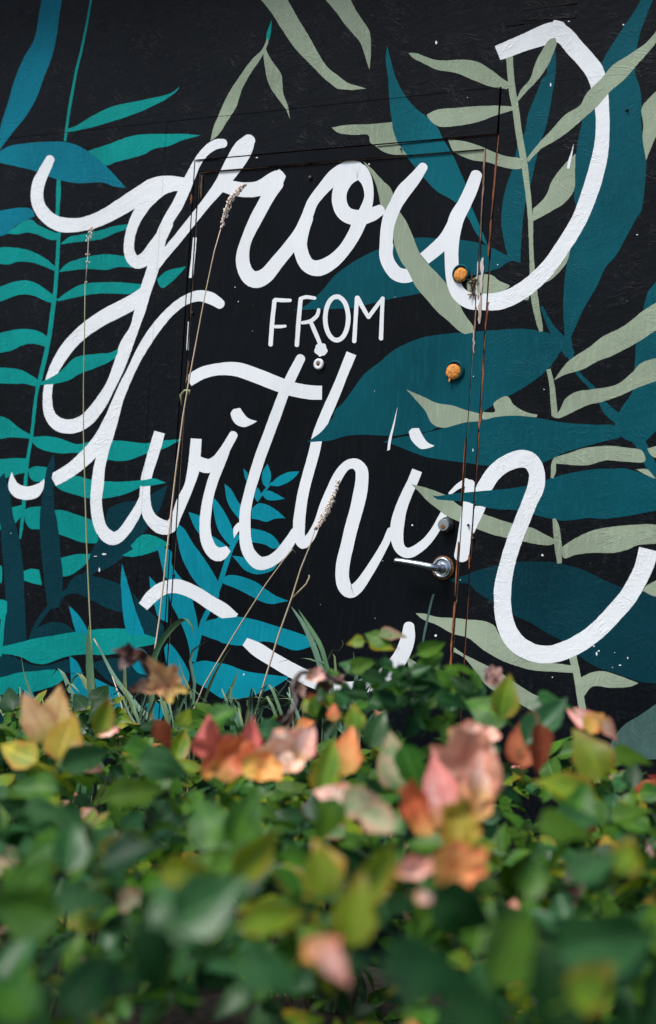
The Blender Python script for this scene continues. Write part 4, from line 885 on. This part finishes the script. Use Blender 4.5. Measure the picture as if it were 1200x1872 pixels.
# the rest, one mesh
import numpy as np
def joined(cands, name, parent, kind='stuff'):
    mats = sorted({c[4] for c in cands}); mi = {k: i for i, k in enumerate(mats)}
    Vs, Fs, Us, Ms, Rs = [], [], [], [], []; base = 0
    tmpl = [tuple(np.array(q) for q in ovate(*s[:2], 2, 4, *s[2:5], s[5], k)) for k, s in enumerate(SHAPES)]
    for c in cands:
        V, F, U = tmpl[c[5]]; M = np.array(frame(c[1], c[2]))
        Vs.append((V*c[3])@M.T+np.array(c[0]-parent.location)); Fs.append(F+base); Us.append(U); base += len(V)
        Ms += [mi[c[4]]]*len(F); Rs += [c[7]]*len(V)
    V = np.concatenate(Vs); F = np.concatenate(Fs); U = np.concatenate(Us)
    me = bpy.data.meshes.new(name); me.from_pydata(V.tolist(), [], F.tolist()); me.update()
    uvl = me.uv_layers.new(name='UVMap'); uvl.data.foreach_set('uv', U[F.ravel()].ravel().astype('f'))
    a = me.attributes.new('rnd', 'FLOAT', 'POINT'); a.data.foreach_set('value', np.array(Rs, 'f'))
    for k in mats: me.materials.append(LM[k])
    me.polygons.foreach_set('material_index', np.array(Ms, 'i')); me.polygons.foreach_set('use_smooth', np.ones(len(F), bool))
    o = bpy.data.objects.new(name, me); col.objects.link(o); o.parent = parent; o['kind'] = kind
    return o
joined(REST, 'foliage', hedge)
# woody stems inside
BARK = simple('bark', (.050, .034, .024), (.022, .016, .012), scale=80, rough=.85, bump=.6)
bm = bmesh.new()
for i in range(420):
    x = rr.uniform(-1.5, 4.0); y = rr.uniform(-4.4, -.55); a, s = want(x, y)
    if -.5 < a < .5 and abs(s) < .5: continue
    z1 = htop(x, y)-rr.uniform(.03, .15); L = [Vector((x, y, 0))]; dx, dy = rr.gauss(0, .10), rr.gauss(0, .10)
    for k in range(1, 5): L.append(Vector((x+dx*k/4+rr.gauss(0, .012), y+dy*k/4+rr.gauss(0, .012), z1*k/4)))
    tube(bm, L, [.006, .005, .004, .003, .0015], 5, cap=False)
bmesh.ops.translate(bm, vec=-hedge.location, verts=bm.verts)
mesh_obj('stems', bm, BARK, hedge, kind='stuff', smooth=True)

# leaves of the hedge that catch the eye, each where it grows
def feature(px, py, dep, mk, si, size, tilt, yaw, label=None, parent=None, name='leaf', cat=None):
    """tilt = how far the face is turned from straight up (0) to facing the lens (1), plus sideways"""
    p = at_depth(px, py, dep); up = Vector((0, 0, 1)); t, sd_ = tilt
    nrm = up*(1-t)+(-fwd)*t+rgt*sd_
    M = frame(nrm, 0)
    # turn so that the tip points 'yaw' degrees from straight up in the picture
    want_dir = (cy*math.cos(R(yaw))+cx*math.sin(R(yaw)))
    yv = (want_dir-nrm.normalized()*want_dir.dot(nrm.normalized())).normalized(); zv = nrm.normalized(); xv = yv.cross(zv)
    M = Matrix((xv, yv, zv)).transposed()
    o = bpy.data.objects.new(name, leaf_mesh(mk, si)); col.objects.link(o)
    L = SHAPES[si][0]*size
    par = parent if parent is not None else hedge
    o.matrix_world = Matrix.Translation(p-yv*L*.45-par.location)@M.to_4x4()@Matrix.Scale(size*.88, 4)
    o.parent = par
    if label: o['label'] = label
    return o
FE = [ # px, py, depth, colour, shape, size, (tilt, side), tip direction
 (190, 1305, 2.15, 'lime', 2, .95, (.7, .3), 25), (120, 1345, 2.0, 'yellow', 3, 1.3, (.8, -.1), 15), (65, 1310, 2.05, 'tan', 0, 1.25, (.8, .2), -30), (110, 1295, 2.1, 'tan', 4, 1.2, (.85, 0), 10), (30, 1375, 2.0, 'yellow', 1, 1.15, (.6, 0), -60),
 (270, 1370, 2.0, 'mid', 1, 1.1, (.5, .1), 85), (300, 1395, 1.95, 'blue', 3, 1.3, (.5, 0), 100), (160, 1385, 1.95, 'blue', 2, 1.1, (.6, .2), 60),
 (300, 1345, 2.1, 'red', 0, .75, (.8, .2), 150), (410, 1310, 2.2, 'mid', 4, .95, (.6, 0), 70), (340, 1310, 2.3, 'lime', 3, .6, (.8, 0), 30), (500, 1330, 2.25, 'blue', 3, .8, (.6, 0), 80),
 (380, 1500, 1.6, 'mid', 3, 1.25, (.75, -.1), -30), (450, 1490, 1.6, 'mid', 0, 1.15, (.75, .3), 30), (470, 1560, 1.5, 'lime', 2, 1.05, (.7, .3), 50),
 (250, 1450, 1.8, 'mid', 2, 1.1, (.5, 0), 70), (90, 1480, 1.7, 'blue', 1, 1.0, (.5, 0), 80), (60, 1440, 1.8, 'mid', 0, 1.0, (.5, 0), -80),
 (130, 1540, 1.45, 'blue', 0, .95, (.6, .2), 10), (205, 1540, 1.55, 'yellow', 2, .45, (.7, 0), 40), (240, 1565, 1.35, 'deep', 4, .9, (.6, 0), 75),
 (60, 1610, 1.2, 'mid', 3, 1.05, (.75, 0), 30), (150, 1640, 1.2, 'blue', 1, .8, (.6, 0), 80), (40, 1660, 1.15, 'mid', 4, 1.0, (.7, 0), -70),
 (310, 1660, 1.15, 'blue', 3, 1.1, (.8, -.2), -40), (390, 1650, 1.15, 'blue', 4, 1.15, (.75, .2), 65), (350, 1600, 1.3, 'lime', 2, .8, (.6, 0), 100),
 (590, 1590, 1.35, 'lime', 3, .95, (.9, 0), 5), (595, 1575, 1.38, 'yellow', 3, .85, (.9, 0), -20), (690, 1590, 1.3, 'lime', 2, 1.0, (.8, .2), 40), (650, 1660, 1.2, 'lime', 0, .95, (.85, 0), 10),
 (500, 1680, 1.2, 'lime', 2, .85, (.5, 0), 70), (160, 1800, 1.0, 'deep', 3, .95, (.75, 0), 40), (30, 1810, 1.0, 'mid', 3, .85, (.85, 0), 10), (280, 1760, 1.05, 'deep', 1, .9, (.8, 0), 170), (200, 1790, 1.02, 'deep', 0, .9, (.7, .2), 80),
 (500, 1775, 1.05, 'blue', 1, .95, (.6, 0), 100), (605, 1760, 1.08, 'pink', 2, .65, (.5, .3), 150), (590, 1730, 1.1, 'coral', 0, .5, (.6, -.3), 60), (805, 1445, 1.72, 'pink', 2, 1.35, (.8, -.4), -18), (888, 1405, 1.74, 'pink', 0, 1.25, (.8, .4), 28), (820, 1390, 1.8, 'pink', 4, 1.0, (.7, 0), -40), (455, 1350, 1.96, 'coral', 2, 1.0, (.8, .3), 20), (560, 1355, 1.93, 'pink', 0, .9, (.8, .4), 40), (380, 1345, 2.0, 'coral', 0, 1.0, (.8, -.3), -15),
 (850, 1670, 1.15, 'deep', 3, 1.1, (.8, 0), 120), (790, 1770, 1.02, 'deep', 1, 1.25, (.6, 0), 90), (940, 1720, 1.08, 'mid', 0, 1.2, (.6, .3), 40), (1110, 1730, 1.08, 'blue', 2, 1.35, (.6, 0), 75), (1010, 1800, 1.0, 'deep', 0, 1.05, (.8, .2), -10),
 (1090, 1800, .98, 'lime', 3, .8, (.8, 0), 60), (880, 1850, .97, 'deep', 1, .9, (.6, 0), 90), (780, 1640, 1.25, 'pink', 1, .35, (.7, 0), 100), (975, 1600, 1.3, 'mid', 2, .7, (.6, 0), 20),
 (1090, 1590, 1.3, 'blue', 4, .9, (.5, 0), 60), (1150, 1560, 1.35, 'lime', 3, .8, (.7, 0), 30), (1040, 1510, 1.5, 'mid', 1, 1.1, (.5, 0), 85), (1060, 1500, 1.55, 'blue', 0, .9, (.5, 0), 70),
 (890, 1295, 2.1, 'mid', 3, 1.35, (.8, -.1), -55), (925, 1270, 2.08, 'lime', 0, 1.1, (.8, .2), 20), (1000, 1315, 2.0, 'blue', 2, 1.3, (.6, -.3), 35), (830, 1280, 2.2, 'deep', 1, 1.0, (.5, 0), 90), (1020, 1280, 2.15, 'blue', 1, 1.1, (.4, 0), 80),
 (960, 1350, 2.0, 'red', 0, 1.25, (.85, -.2), 5), (985, 1370, 1.95, 'red', 2, 1.0, (.8, .5), 190), (900, 1365, 1.9, 'blue', 3, .5, (.7, 0), 0),
 (1080, 1375, 1.85, 'lime', 3, 1.35, (.9, -.1), -25), (1030, 1440, 1.75, 'lime', 2, 1.1, (.7, 0), -70), (1160, 1380, 1.95, 'mid', 1, 1.0, (.5, 0), 80), (1060, 1470, 1.65, 'mid', 0, 1.0, (.7, 0), 20),
 (1090, 1318, 2.15, 'orange', 3, .8, (.8, 0), 60), (1060, 1310, 2.2, 'pink', 1, .8, (.8, 0), -60), (1115, 1335, 2.12, 'pink', 0, .7, (.7, .3), 130),
 (650, 1310, 2.1, 'lime', 3, .75, (.9, 0), 0), (635, 1370, 2.0, 'orange', 0, 1.1, (.85, 0), 10), (610, 1300, 2.2, 'orange', 1, .55, (.8, 0), 0), (560, 1325, 2.25, 'orange', 4, .5, (.7, 0), 80), (690, 1330, 2.1, 'blue', 0, .95, (.8, 0), 20), (600, 1400, 1.85, 'lime', 2, 1.1, (.8, -.2), 10), (720, 1390, 1.85, 'pale', 0, 1.2, (.85, 0), -10), (755, 1410, 1.8, 'mid', 2, 1.0, (.8, 0), 160),
 (610, 1455, 1.75, 'pink', 1, .9, (.7, 0), -80), (665, 1465, 1.7, 'pale', 3, 1.0, (.7, 0), 80), (700, 1505, 1.6, 'pale', 4, .85, (.8, 0), 120), (600, 1500, 1.6, 'mid', 1, .9, (.7, 0), 200),
 (690, 1165, 2.45, 'mid', 1, .9, (.6, 0), -60), (650, 1172, 2.4, 'lime', 3, .55, (.7, 0), -90), (720, 1160, 2.45, 'pale', 0, .75, (.5, 0), 80), (700, 1185, 2.5, 'lime', 4, .8, (.6, 0), 120), (745, 1238, 2.4, 'deep', 1, 1.0, (.6, 0), 90), (705, 1262, 2.4, 'mid', 4, .9, (.6, 0), -70), (790, 1185, 2.4, 'mid', 2, .8, (.6, 0), 60), (640, 1215, 2.45, 'blue', 3, .75, (.7, 0), -60), (665, 1215, 2.45, 'mid', 0, .8, (.7, 0), 60), (790, 1210, 2.4, 'mid', 0, .9, (.7, 0), 40), (780, 1240, 2.35, 'deep', 2, 1.0, (.6, 0), 60), (610, 1235, 2.5, 'mid', 2, .6, (.7, 0), -30), (820, 1240, 2.35, 'mid', 3, .9, (.5, 0), 90),
]
rf = random.Random(77)
for k in range(62):
    FE.append((rf.uniform(670, 880), rf.uniform(1222, 1335), rf.uniform(2.3, 2.5), rf.choice(['mid', 'deep', 'deep', 'blue']), rf.randrange(5), rf.uniform(.45, .85), (rf.uniform(.2, .8), rf.uniform(-.5, .5)), rf.uniform(-180, 180)))
for k in range(26):
    FE.append((rf.uniform(560, 680), rf.uniform(1262, 1340), rf.uniform(2.2, 2.4), rf.choice(['mid', 'deep', 'deep', 'blue', 'lime']), rf.randrange(5), rf.uniform(.4, .8), (rf.uniform(.2, .8), rf.uniform(-.5, .5)), rf.uniform(-180, 180)))
for f in FE: feature(*f[:8], label=None if f[3] in ('mid', 'deep') else LL[f[3]])

# ------------------------------------------------------------------ fallen leaves lying on the bush (things of their own)
def crumpled(name, outline, mk, size, crump, seed, rings=6, label='', cat='fallen leaf', px=0, py=0, dep=2, tilt=(.8, 0), yaw=0, cup=.15, asp=1.0, group=None):
    rr = random.Random(seed); n = len(outline); V, F, U = [], [], []
    V.append((0, 0, 0)); U.append((.5, .45))
    for k in range(1, rings+1):
        t = k/rings
        for (x, y) in outline:
            X, Y = x*size*t*asp, y*size*t
            z = cup*size*t*t + crump*size*(noise.noise(Vector((X*60, Y*60, seed*3.1)))*1.2+noise.noise(Vector((X*25, Y*25, seed*1.7)))*1.6)
            V.append((X, Y, z)); U.append((.5+x*.5*t, .45+y*.5*t))
    for i in range(n): F.append((0, 1+i, 1+(i+1) % n))
    for k in range(rings-1):
        for i in range(n):
            a = 1+k*n+i; b = 1+k*n+(i+1) % n; F.append((a, a+n, b+n, b))
    me = make_mesh(name, V, F, U, LM[mk]); o = bpy.data.objects.new(name, me); col.objects.link(o)
    nrm = Vector((0, 0, 1))*(1-tilt[0])+(-fwd)*tilt[0]+rgt*tilt[1]; zv = nrm.normalized()
    wd = cy*math.cos(R(yaw))+cx*math.sin(R(yaw)); yv = (wd-zv*wd.dot(zv)).normalized(); xv = yv.cross(zv)
    o.matrix_world = Matrix.Translation(at_depth(px, py, dep))@Matrix((xv, yv, zv)).transposed().to_4x4()
    o['label'] = label; o['category'] = cat
    if group: o['group'] = group
    return o
def outline(kind, n=44, seed=0):
    out = []
    for i in range(n):
        a = 2*math.pi*i/n+math.pi/2
        if kind == 'oak': r = .62+.38*max(0, math.cos(5*(a-math.pi/2)/1.0))**.7-.10*math.cos(a-math.pi/2+math.pi)
        elif kind == 'maple': r = .50+.5*abs(math.cos(2.5*(a-math.pi/2)))**1.6
        else: r = .95-.12*abs(math.sin(a*3))+.05*math.sin(a*7)
        r *= 1+.22*noise.noise(Vector((math.cos(a)*1.6+seed*3.3, math.sin(a)*1.6, seed*1.1)))+.07*noise.noise(Vector((math.cos(a)*7, math.sin(a)*7, seed)))
        out.append((r*math.cos(a), r*math.sin(a)))
    return out
FG = 'faded autumn leaves resting on the bush'
CR = [
 ('oval', 'pink', .062, .10, dict(px=845, py=1420, dep=1.75, tilt=(.8, .1), yaw=10, asp=.75, label='large faded pink curled leaf in the middle of the bush, tallest of the pink ones')),
 ('oval', 'pink', .040, .12, dict(px=860, py=1355, dep=1.85, tilt=(.6, .1), yaw=70, asp=.6, label='pale cream pink leaf end just above the tall pink curled leaf')),
 ('oval', 'orange', .036, .12, dict(px=765, py=1480, dep=1.6, tilt=(.8, -.2), yaw=-25, asp=.5, label='narrow orange leaf left of the tall pink curled leaf')),
 ('oval', 'yellow', .034, .12, dict(px=840, py=1515, dep=1.55, tilt=(.8, 0), yaw=180, asp=.7, label='yellow orange leaf base below the tall pink curled leaf')),
 ('oval', 'orange', .033, .16, dict(px=835, py=1585, dep=1.38, tilt=(.7, 0), yaw=80, asp=.75, label='bright orange red curled leaf under the pink cluster')),
 ('oval', 'pink', .022, .2, dict(px=755, py=1590, dep=1.4, tilt=(.7, 0), yaw=80, asp=.6, label='small pink crumpled leaf left of the bright orange one')),
 ('maple', 'coral', .044, .10, dict(px=395, py=1372, dep=1.95, tilt=(.85, 0), yaw=-10, asp=.8, label='coral red leaf with yellow foot, left of the pink crumpled leaves')),
 ('oval', 'orange', .040, .12, dict(px=425, py=1385, dep=1.93, tilt=(.85, .1), yaw=40, asp=.7, label='orange leaf tucked beside the coral red leaf')),
 ('oval', 'pink', .046, .14, dict(px=515, py=1375, dep=1.95, tilt=(.8, .2), yaw=60, asp=.75, label='dusty pink crumpled leaf right of the coral red leaf')),
 ('oval', 'orange', .032, .12, dict(px=480, py=1405, dep=1.9, tilt=(.8, 0), yaw=100, asp=.7, label='orange underside below the dusty pink crumpled leaf')),
 ('oak', 'tan', .044, .14, dict(px=305, py=1250, dep=2.25, tilt=(.85, .1), yaw=-40, asp=.8, label='tan lobed leaf standing on the bush in front of the flourish')),
 ('maple', 'brown', .042, .22, dict(px=245, py=1215, dep=2.3, tilt=(.45, .1), yaw=-70, asp=.7, label='dry dark brown curled leaf beside the tan lobed leaf')),
 ('oval', 'brown', .028, .22, dict(px=262, py=1262, dep=2.28, tilt=(.5, 0), yaw=70, asp=.5, label='small grey brown withered leaf under the dark brown curled one')),
 ('oval', 'pink', .020, .15, dict(px=197, py=1340, dep=2.25, tilt=(.6, 0), yaw=70, asp=.5, label='little pink leaf beside the upright lime leaf on the left')),
 ('oval', 'brown', .024, .25, dict(px=900, py=1238, dep=2.4, tilt=(.7, 0), yaw=20, asp=.8, label='withered brown seed cluster in front of the lower sage leaf')),
 ('oval', 'brown', .022, .25, dict(px=590, py=1262, dep=2.4, tilt=(.7, 0), yaw=50, asp=.6, label='withered brown leaf hanging by the arched dead stalk')),
 ('oval', 'brown', .020, .3, dict(px=548, py=1262, dep=2.33, tilt=(.6, .2), yaw=10, asp=.5, label='grey withered leaf clinging half way up the arched dead stalk')),
 ('oval', 'brown', .022, .3, dict(px=515, py=1322, dep=2.3, tilt=(.6, .2), yaw=60, asp=.5, label='grey withered leaf at the foot of the arched dead stalk')),
 ('maple', 'brown', .024, .3, dict(px=615, py=1245, dep=2.42, tilt=(.6, -.2), yaw=120, asp=.6, label='crumpled dark brown leaf under the far end of the arched dead stalk')),
 ('oval', 'pink', .020, .3, dict(px=577, py=1238, dep=2.38, tilt=(.6, .2), yaw=80, asp=.6, label='pale withered scrap on top of the arched dead stalk')),
 ('oval', 'red', .024, .18, dict(px=575, py=1290, dep=2.35, tilt=(.7, 0), yaw=0, asp=.9, label='rust red withered leaf right of the arched dead stalk')),
]
for i, (kind, mk, size, cr_, kw) in enumerate(CR): crumpled('fallen_leaf', outline(kind, 44, i+1), mk, size, cr_*1.5, i+1, cup=.35, group=FG, **kw)
# arched dead stalk
DRY = simple('dry_grey_stalk', (.16, .13, .12), (.07, .045, .04), scale=60, rough=.8, bump=.5)
bm = bmesh.new()
A = [at_depth(*q) for q in ((500, 1330, 2.3), (528, 1312, 2.3), (545, 1285, 2.32), (535, 1262, 2.34), (545, 1238, 2.36), (570, 1225, 2.38), (610, 1240, 2.4), (640, 1262, 2.42))]
c = [Vector(q) for q in crom([tuple(q) for q in A], .008)]
tube(bm, [q+Vector((noise.noise(q*60), noise.noise(q*60+Vector((5, 0, 0))), noise.noise(q*60+Vector((0, 7, 0)))))*.006 for q in c], [.0025+.0045*abs(noise.noise(q*110)) for q in c], 7)
L0 = A[0].copy(); bmesh.ops.translate(bm, vec=-L0, verts=bm.verts)
o = mesh_obj('dead_stalk', bm, DRY, smooth=True); o.location = L0; o['label'] = 'thick grey brown dead stalk arching out of the bush in front of the door'; o['category'] = 'stalk'

# ------------------------------------------------------------------ tall dry grass stalks near the wall
def ramp_mat(name, c1, c2): return simple(name, c1, c2, scale=6, rough=.6, thr=(.4, .6))
STRAW = ramp_mat('straw', (.60, .46, .33), (.46, .38, .22)); STEMG = ramp_mat('green_straw', (.30, .34, .17), (.42, .36, .20)); PINKS = ramp_mat('pink_straw', (.85, .62, .50), (.60, .46, .28)); SEED = simple('seed_husk', (.90, .82, .74), (.72, .56, .44), scale=300, rough=.8)
def stalk(pts, y0, y1, wpx, m, label, head=None, extra=None):
    P = []
    n = len(pts)
    for i, (px, py) in enumerate(pts): P.append(at_wall(px, py, y0+(y1-y0)*i/(n-1)))
    # carry on down into the bush to the ground
    last = P[-1]; g_ = Vector((last.x+.01, last.y, 0.0)); base = g_
    root = empty('grass_stalk', base, label, 'grass stalk', 'dry grass stalks in front of the mural')
    c = [Vector(q) for q in crom([tuple(p) for p in P]+[tuple(last.lerp(g_, .5)), tuple(g_)], .03)]
    bm = bmesh.new(); r = wpx/700/2*.85; tube(bm, [q-base for q in c], [r*(.55+.45*min(1, i/len(c)*2)) for i in range(len(c))], 6); mesh_obj('stem', bm, m, root, smooth=True)
    if head:
        hp = [at_wall(px, py, y0) for px, py in head]; hc_ = [Vector(q) for q in crom([tuple(q) for q in hp], .0012)]
        bm = bmesh.new(); tube(bm, [q-base for q in hc_], .0012, 5); rr = random.Random(len(label))
        tot = len(hc_)
        for i, q in enumerate(hc_):
            for k in range(3):
                u_ = i/tot; rad = 0.0085*math.sin(math.pi*min(.97, max(.1, u_)))**.5*(.55+.5*abs(math.sin(i*.33+k)))
                a = rr.uniform(0, 6.28); pp = q-base+Vector((math.cos(a)*rad, math.sin(a)*rad, rr.uniform(-.001, .002)))
                s = rr.uniform(.0014, .0028)
                r_ = bmesh.ops.create_icosphere(bm, subdivisions=1, radius=1.0, matrix=Matrix.Translation(pp)@Matrix.Diagonal((s, s, s*rr.uniform(1.2, 2.0), 1)))
        mesh_obj('seed_head', bm, SEED, root, smooth=True)
    if extra: extra(root, base)
    return root
stalk([(156, 516), (155, 600), (153, 700), (153, 790), (156, 900), (159, 1000), (164, 1110), (168, 1190), (173, 1260), (176, 1300)], -.20, -.28, 3.4, STEMG, 'tall upright grass stalk with a pale seed head left of the g', head=[(168, 416), (162, 440), (161, 465), (160, 480), (157, 516)])
def node2(root, base):
    a = at_wall(336, 716, -.235)-base; bm = bmesh.new()
    tube(bm, [at_wall(332, 740, -.235)-base, at_wall(331, 722, -.235)-base, a+Vector((.004, -.001, .003)), at_wall(347, 714, -.235)-base, at_wall(346, 722, -.235)-base], [.0016, .0035, .003, .0032, .0014], 6)
    mesh_obj('leaf_sheath', bm, STEMG, root, smooth=True)
stalk([(405, 415), (392, 460), (375, 540), (360, 620), (345, 700), (335, 760), (322, 860), (310, 965), (300, 1060), (292, 1130), (284, 1185), (280, 1240)], -.22, -.30, 3.6, PINKS, 'long pinkish grass stalk with a seed head crossing the door edge', head=[(447, 338), (432, 353), (420, 372), (412, 395), (405, 416)], extra=node2)
stalk([(541, 1010), (535, 1004), (520, 1022), (487, 1067), (450, 1125), (400, 1207), (372, 1255), (350, 1310)], -.26, -.34, 3.0, STRAW, 'bare bent grass stalk leaning over the cyan leaves on the door')
def side4(root, base):
    bm = bmesh.new(); tube(bm, [at_wall(*q, -.27)-base for q in ((533, 1095), (548, 1080), (560, 1068), (566, 1055), (565, 1051))], [.0022, .002, .002, .0022, .001], 5); mesh_obj('side_blade', bm, STRAW, root, smooth=True)
stalk([(577, 966), (566, 1000), (550, 1040), (533, 1095), (510, 1160), (490, 1225), (468, 1300)], -.24, -.32, 3.8, STRAW, 'straw coloured grass stalk with a cream seed head before the h', head=[(617, 880), (611, 905), (600, 930), (588, 950), (577, 967)], extra=side4)
stalk([(172, 1168), (190, 1200), (205, 1235), (217, 1268), (228, 1310), (240, 1352)], -.30, -.36, 3.0, PINKS, 'short pink dry stalk crossing the low grass blades')
# grass tufts by the wall
GR = [ramp_mat('grass_green', (.06, .16, .07), (.12, .22, .11)), ramp_mat('grass_blue_green', (.085, .19, .12), (.15, .26, .18)), ramp_mat('grass_olive', (.22, .26, .10), (.13, .20, .08))]
def blade(bm, pts, wpx, tw=0.0, flat=1.0):
    c = [Vector(q) for q in crom([tuple(p) for p in pts], .012)]; n = len(c); w_ = wpx/700*1.05; L = []
    side = rgt.copy()
    for i, q in enumerate(c):
        t = i/(n-1); d = (c[min(n-1, i+1)]-c[max(0, i-1)]).normalized(); s = side-d*side.dot(d)
        if s.length < .2: s = Vector((0, -1, .3)).cross(d)
        s.normalize(); a = tw*t; s = (Matrix.Rotation(a, 3, d)@s)
        ww = w_*.5*flat*(1-max(0, (t-.55)/.45)**1.6)*(.7+.3*min(1, t*5)); nn = d.cross(s)
        L.append((bm.verts.new(q-s*ww), bm.verts.new(q+nn*ww*.35), bm.verts.new(q+s*ww)))
    for i in range(n-1):
        for k in range(2): bm.faces.new((L[i][k], L[i][k+1], L[i+1][k+1], L[i+1][k]))
def tuft(label, blades, gy):
    """blades: list of pixel polylines from foot to tip with width"""
    f = at_wall(*blades[0][0][0], gy); base = Vector((f.x, gy, 0)); root = empty('grass_tuft', base, label, 'grass', 'grass tufts at the foot of the wall')
    for i, (pp, w_) in enumerate(blades):
        P = [at_wall(px, py, gy+.012*i/len(blades)) for px, py in pp]; foot = Vector((base.x+(P[0].x-base.x)*.5, gy, 0.0))
        bm = bmesh.new(); blade(bm, [q-base for q in [foot, foot.lerp(P[0], .6)]+P], w_, tw=.3*(i % 3-1)); mesh_obj('blade', bm, GR[i % 3], root, smooth=True)
    return root
tuft('broad bladed grass tuft with one wide flat blade beside the seed stalk', [([(168, 1275), (164, 1220), (162, 1170), (162, 1142)], 14), ([(140, 1300), (128, 1262), (116, 1232), (106, 1221), (92, 1240)], 8), ([(172, 1290), (160, 1255), (146, 1232), (128, 1232)], 9), ([(131, 1300), (130, 1250), (146, 1232), (156, 1228)], 4), ([(275, 1335), (250, 1290), (210, 1238), (176, 1172), (171, 1164)], 9), ([(225, 1340), (229, 1280), (228, 1220), (222, 1180)], 9), ([(245, 1330), (232, 1300), (250, 1270), (262, 1265)], 5)], -.33)
tuft('thin pale grass blade standing alone at the far left', [([(66, 1300), (56, 1265), (44, 1230), (37, 1187)], 4), ([(20, 1330), (30, 1290), (50, 1282), (70, 1290)], 5)], -.34)
tuft('arched grass tuft whose widest blade bends over below the flourish', [([(280, 1240), (283, 1200), (300, 1165), (325, 1138), (342, 1132), (352, 1145), (354, 1165)], 10), ([(352, 1300), (356, 1250), (348, 1210), (352, 1190), (382, 1170)], 5), ([(370, 1290), (385, 1250), (405, 1210), (425, 1180)], 5), ([(310, 1310), (300, 1285), (285, 1280), (272, 1300)], 6), ([(300, 1330), (330, 1290), (350, 1250)], 5), ([(355, 1320), (350, 1270), (335, 1235), (325, 1200)], 6)], -.32)
tuft('grass tuft with a tall curved blade in front of the door foot', [([(615, 1300), (605, 1250), (590, 1190), (575, 1160), (545, 1113)], 7), ([(600, 1290), (585, 1215), (560, 1150), (532, 1108)], 9), ([(640, 1290), (615, 1240), (612, 1200), (608, 1195)], 6), ([(600, 1240), (575, 1208), (540, 1204), (505, 1212)], 4), ([(650, 1300), (648, 1262), (652, 1235), (646, 1190)], 8), ([(595, 1215), (620, 1190), (628, 1178), (625, 1168)], 2.5), ([(570, 1300), (585, 1270), (600, 1262), (570, 1230)], 4)], -.33)
tuft('low spiky grass tuft left of the dead stalk', [([(403, 1310), (415, 1275), (428, 1248), (438, 1222)], 7), ([(470, 1320), (490, 1290), (520, 1255), (530, 1240)], 5), ([(460, 1310), (510, 1278), (535, 1282), (430, 1280)], 4), ([(480, 1315), (470, 1290), (500, 1270), (525, 1275)], 4), ([(500, 1310), (520, 1290), (545, 1262), (520, 1240)], 4), ([(410, 1300), (440, 1278), (480, 1275), (510, 1280)], 3.5), ([(440, 1300), (400, 1278), (380, 1290), (362, 1310)], 4)], -.34)
rr = random.Random(21)
for i, (cx_, spread, lab) in enumerate(((30, 30, 'short grass tuft at the far left foot of the wall'), (95, 30, 'short grass tuft under the lowest fern leaf'), (250, 40, 'short grass tuft behind the tan lobed leaf'), (330, 40, 'short grass tuft between the tan leaf and the red leaf'), (440, 40, 'short grass tuft below the bent straw stalk'), (540, 45, 'short grass tuft behind the arched dead stalk'), (640, 40, 'short grass tuft left of the leafy sprig'))):
    bl = []
    for k in range(14):
        x0 = cx_+rr.uniform(-spread, spread)*.5; h_ = rr.uniform(20, 75); dx = rr.uniform(-45, 45)
        bl.append(([(x0, 1345), (x0+dx*.3, 1345-h_*.6), (x0+dx*.8, 1325-h_), (x0+dx*1.3, 1330-h_*.85)], rr.uniform(2.5, 5.5)))
    tuft(lab, bl, -.36)
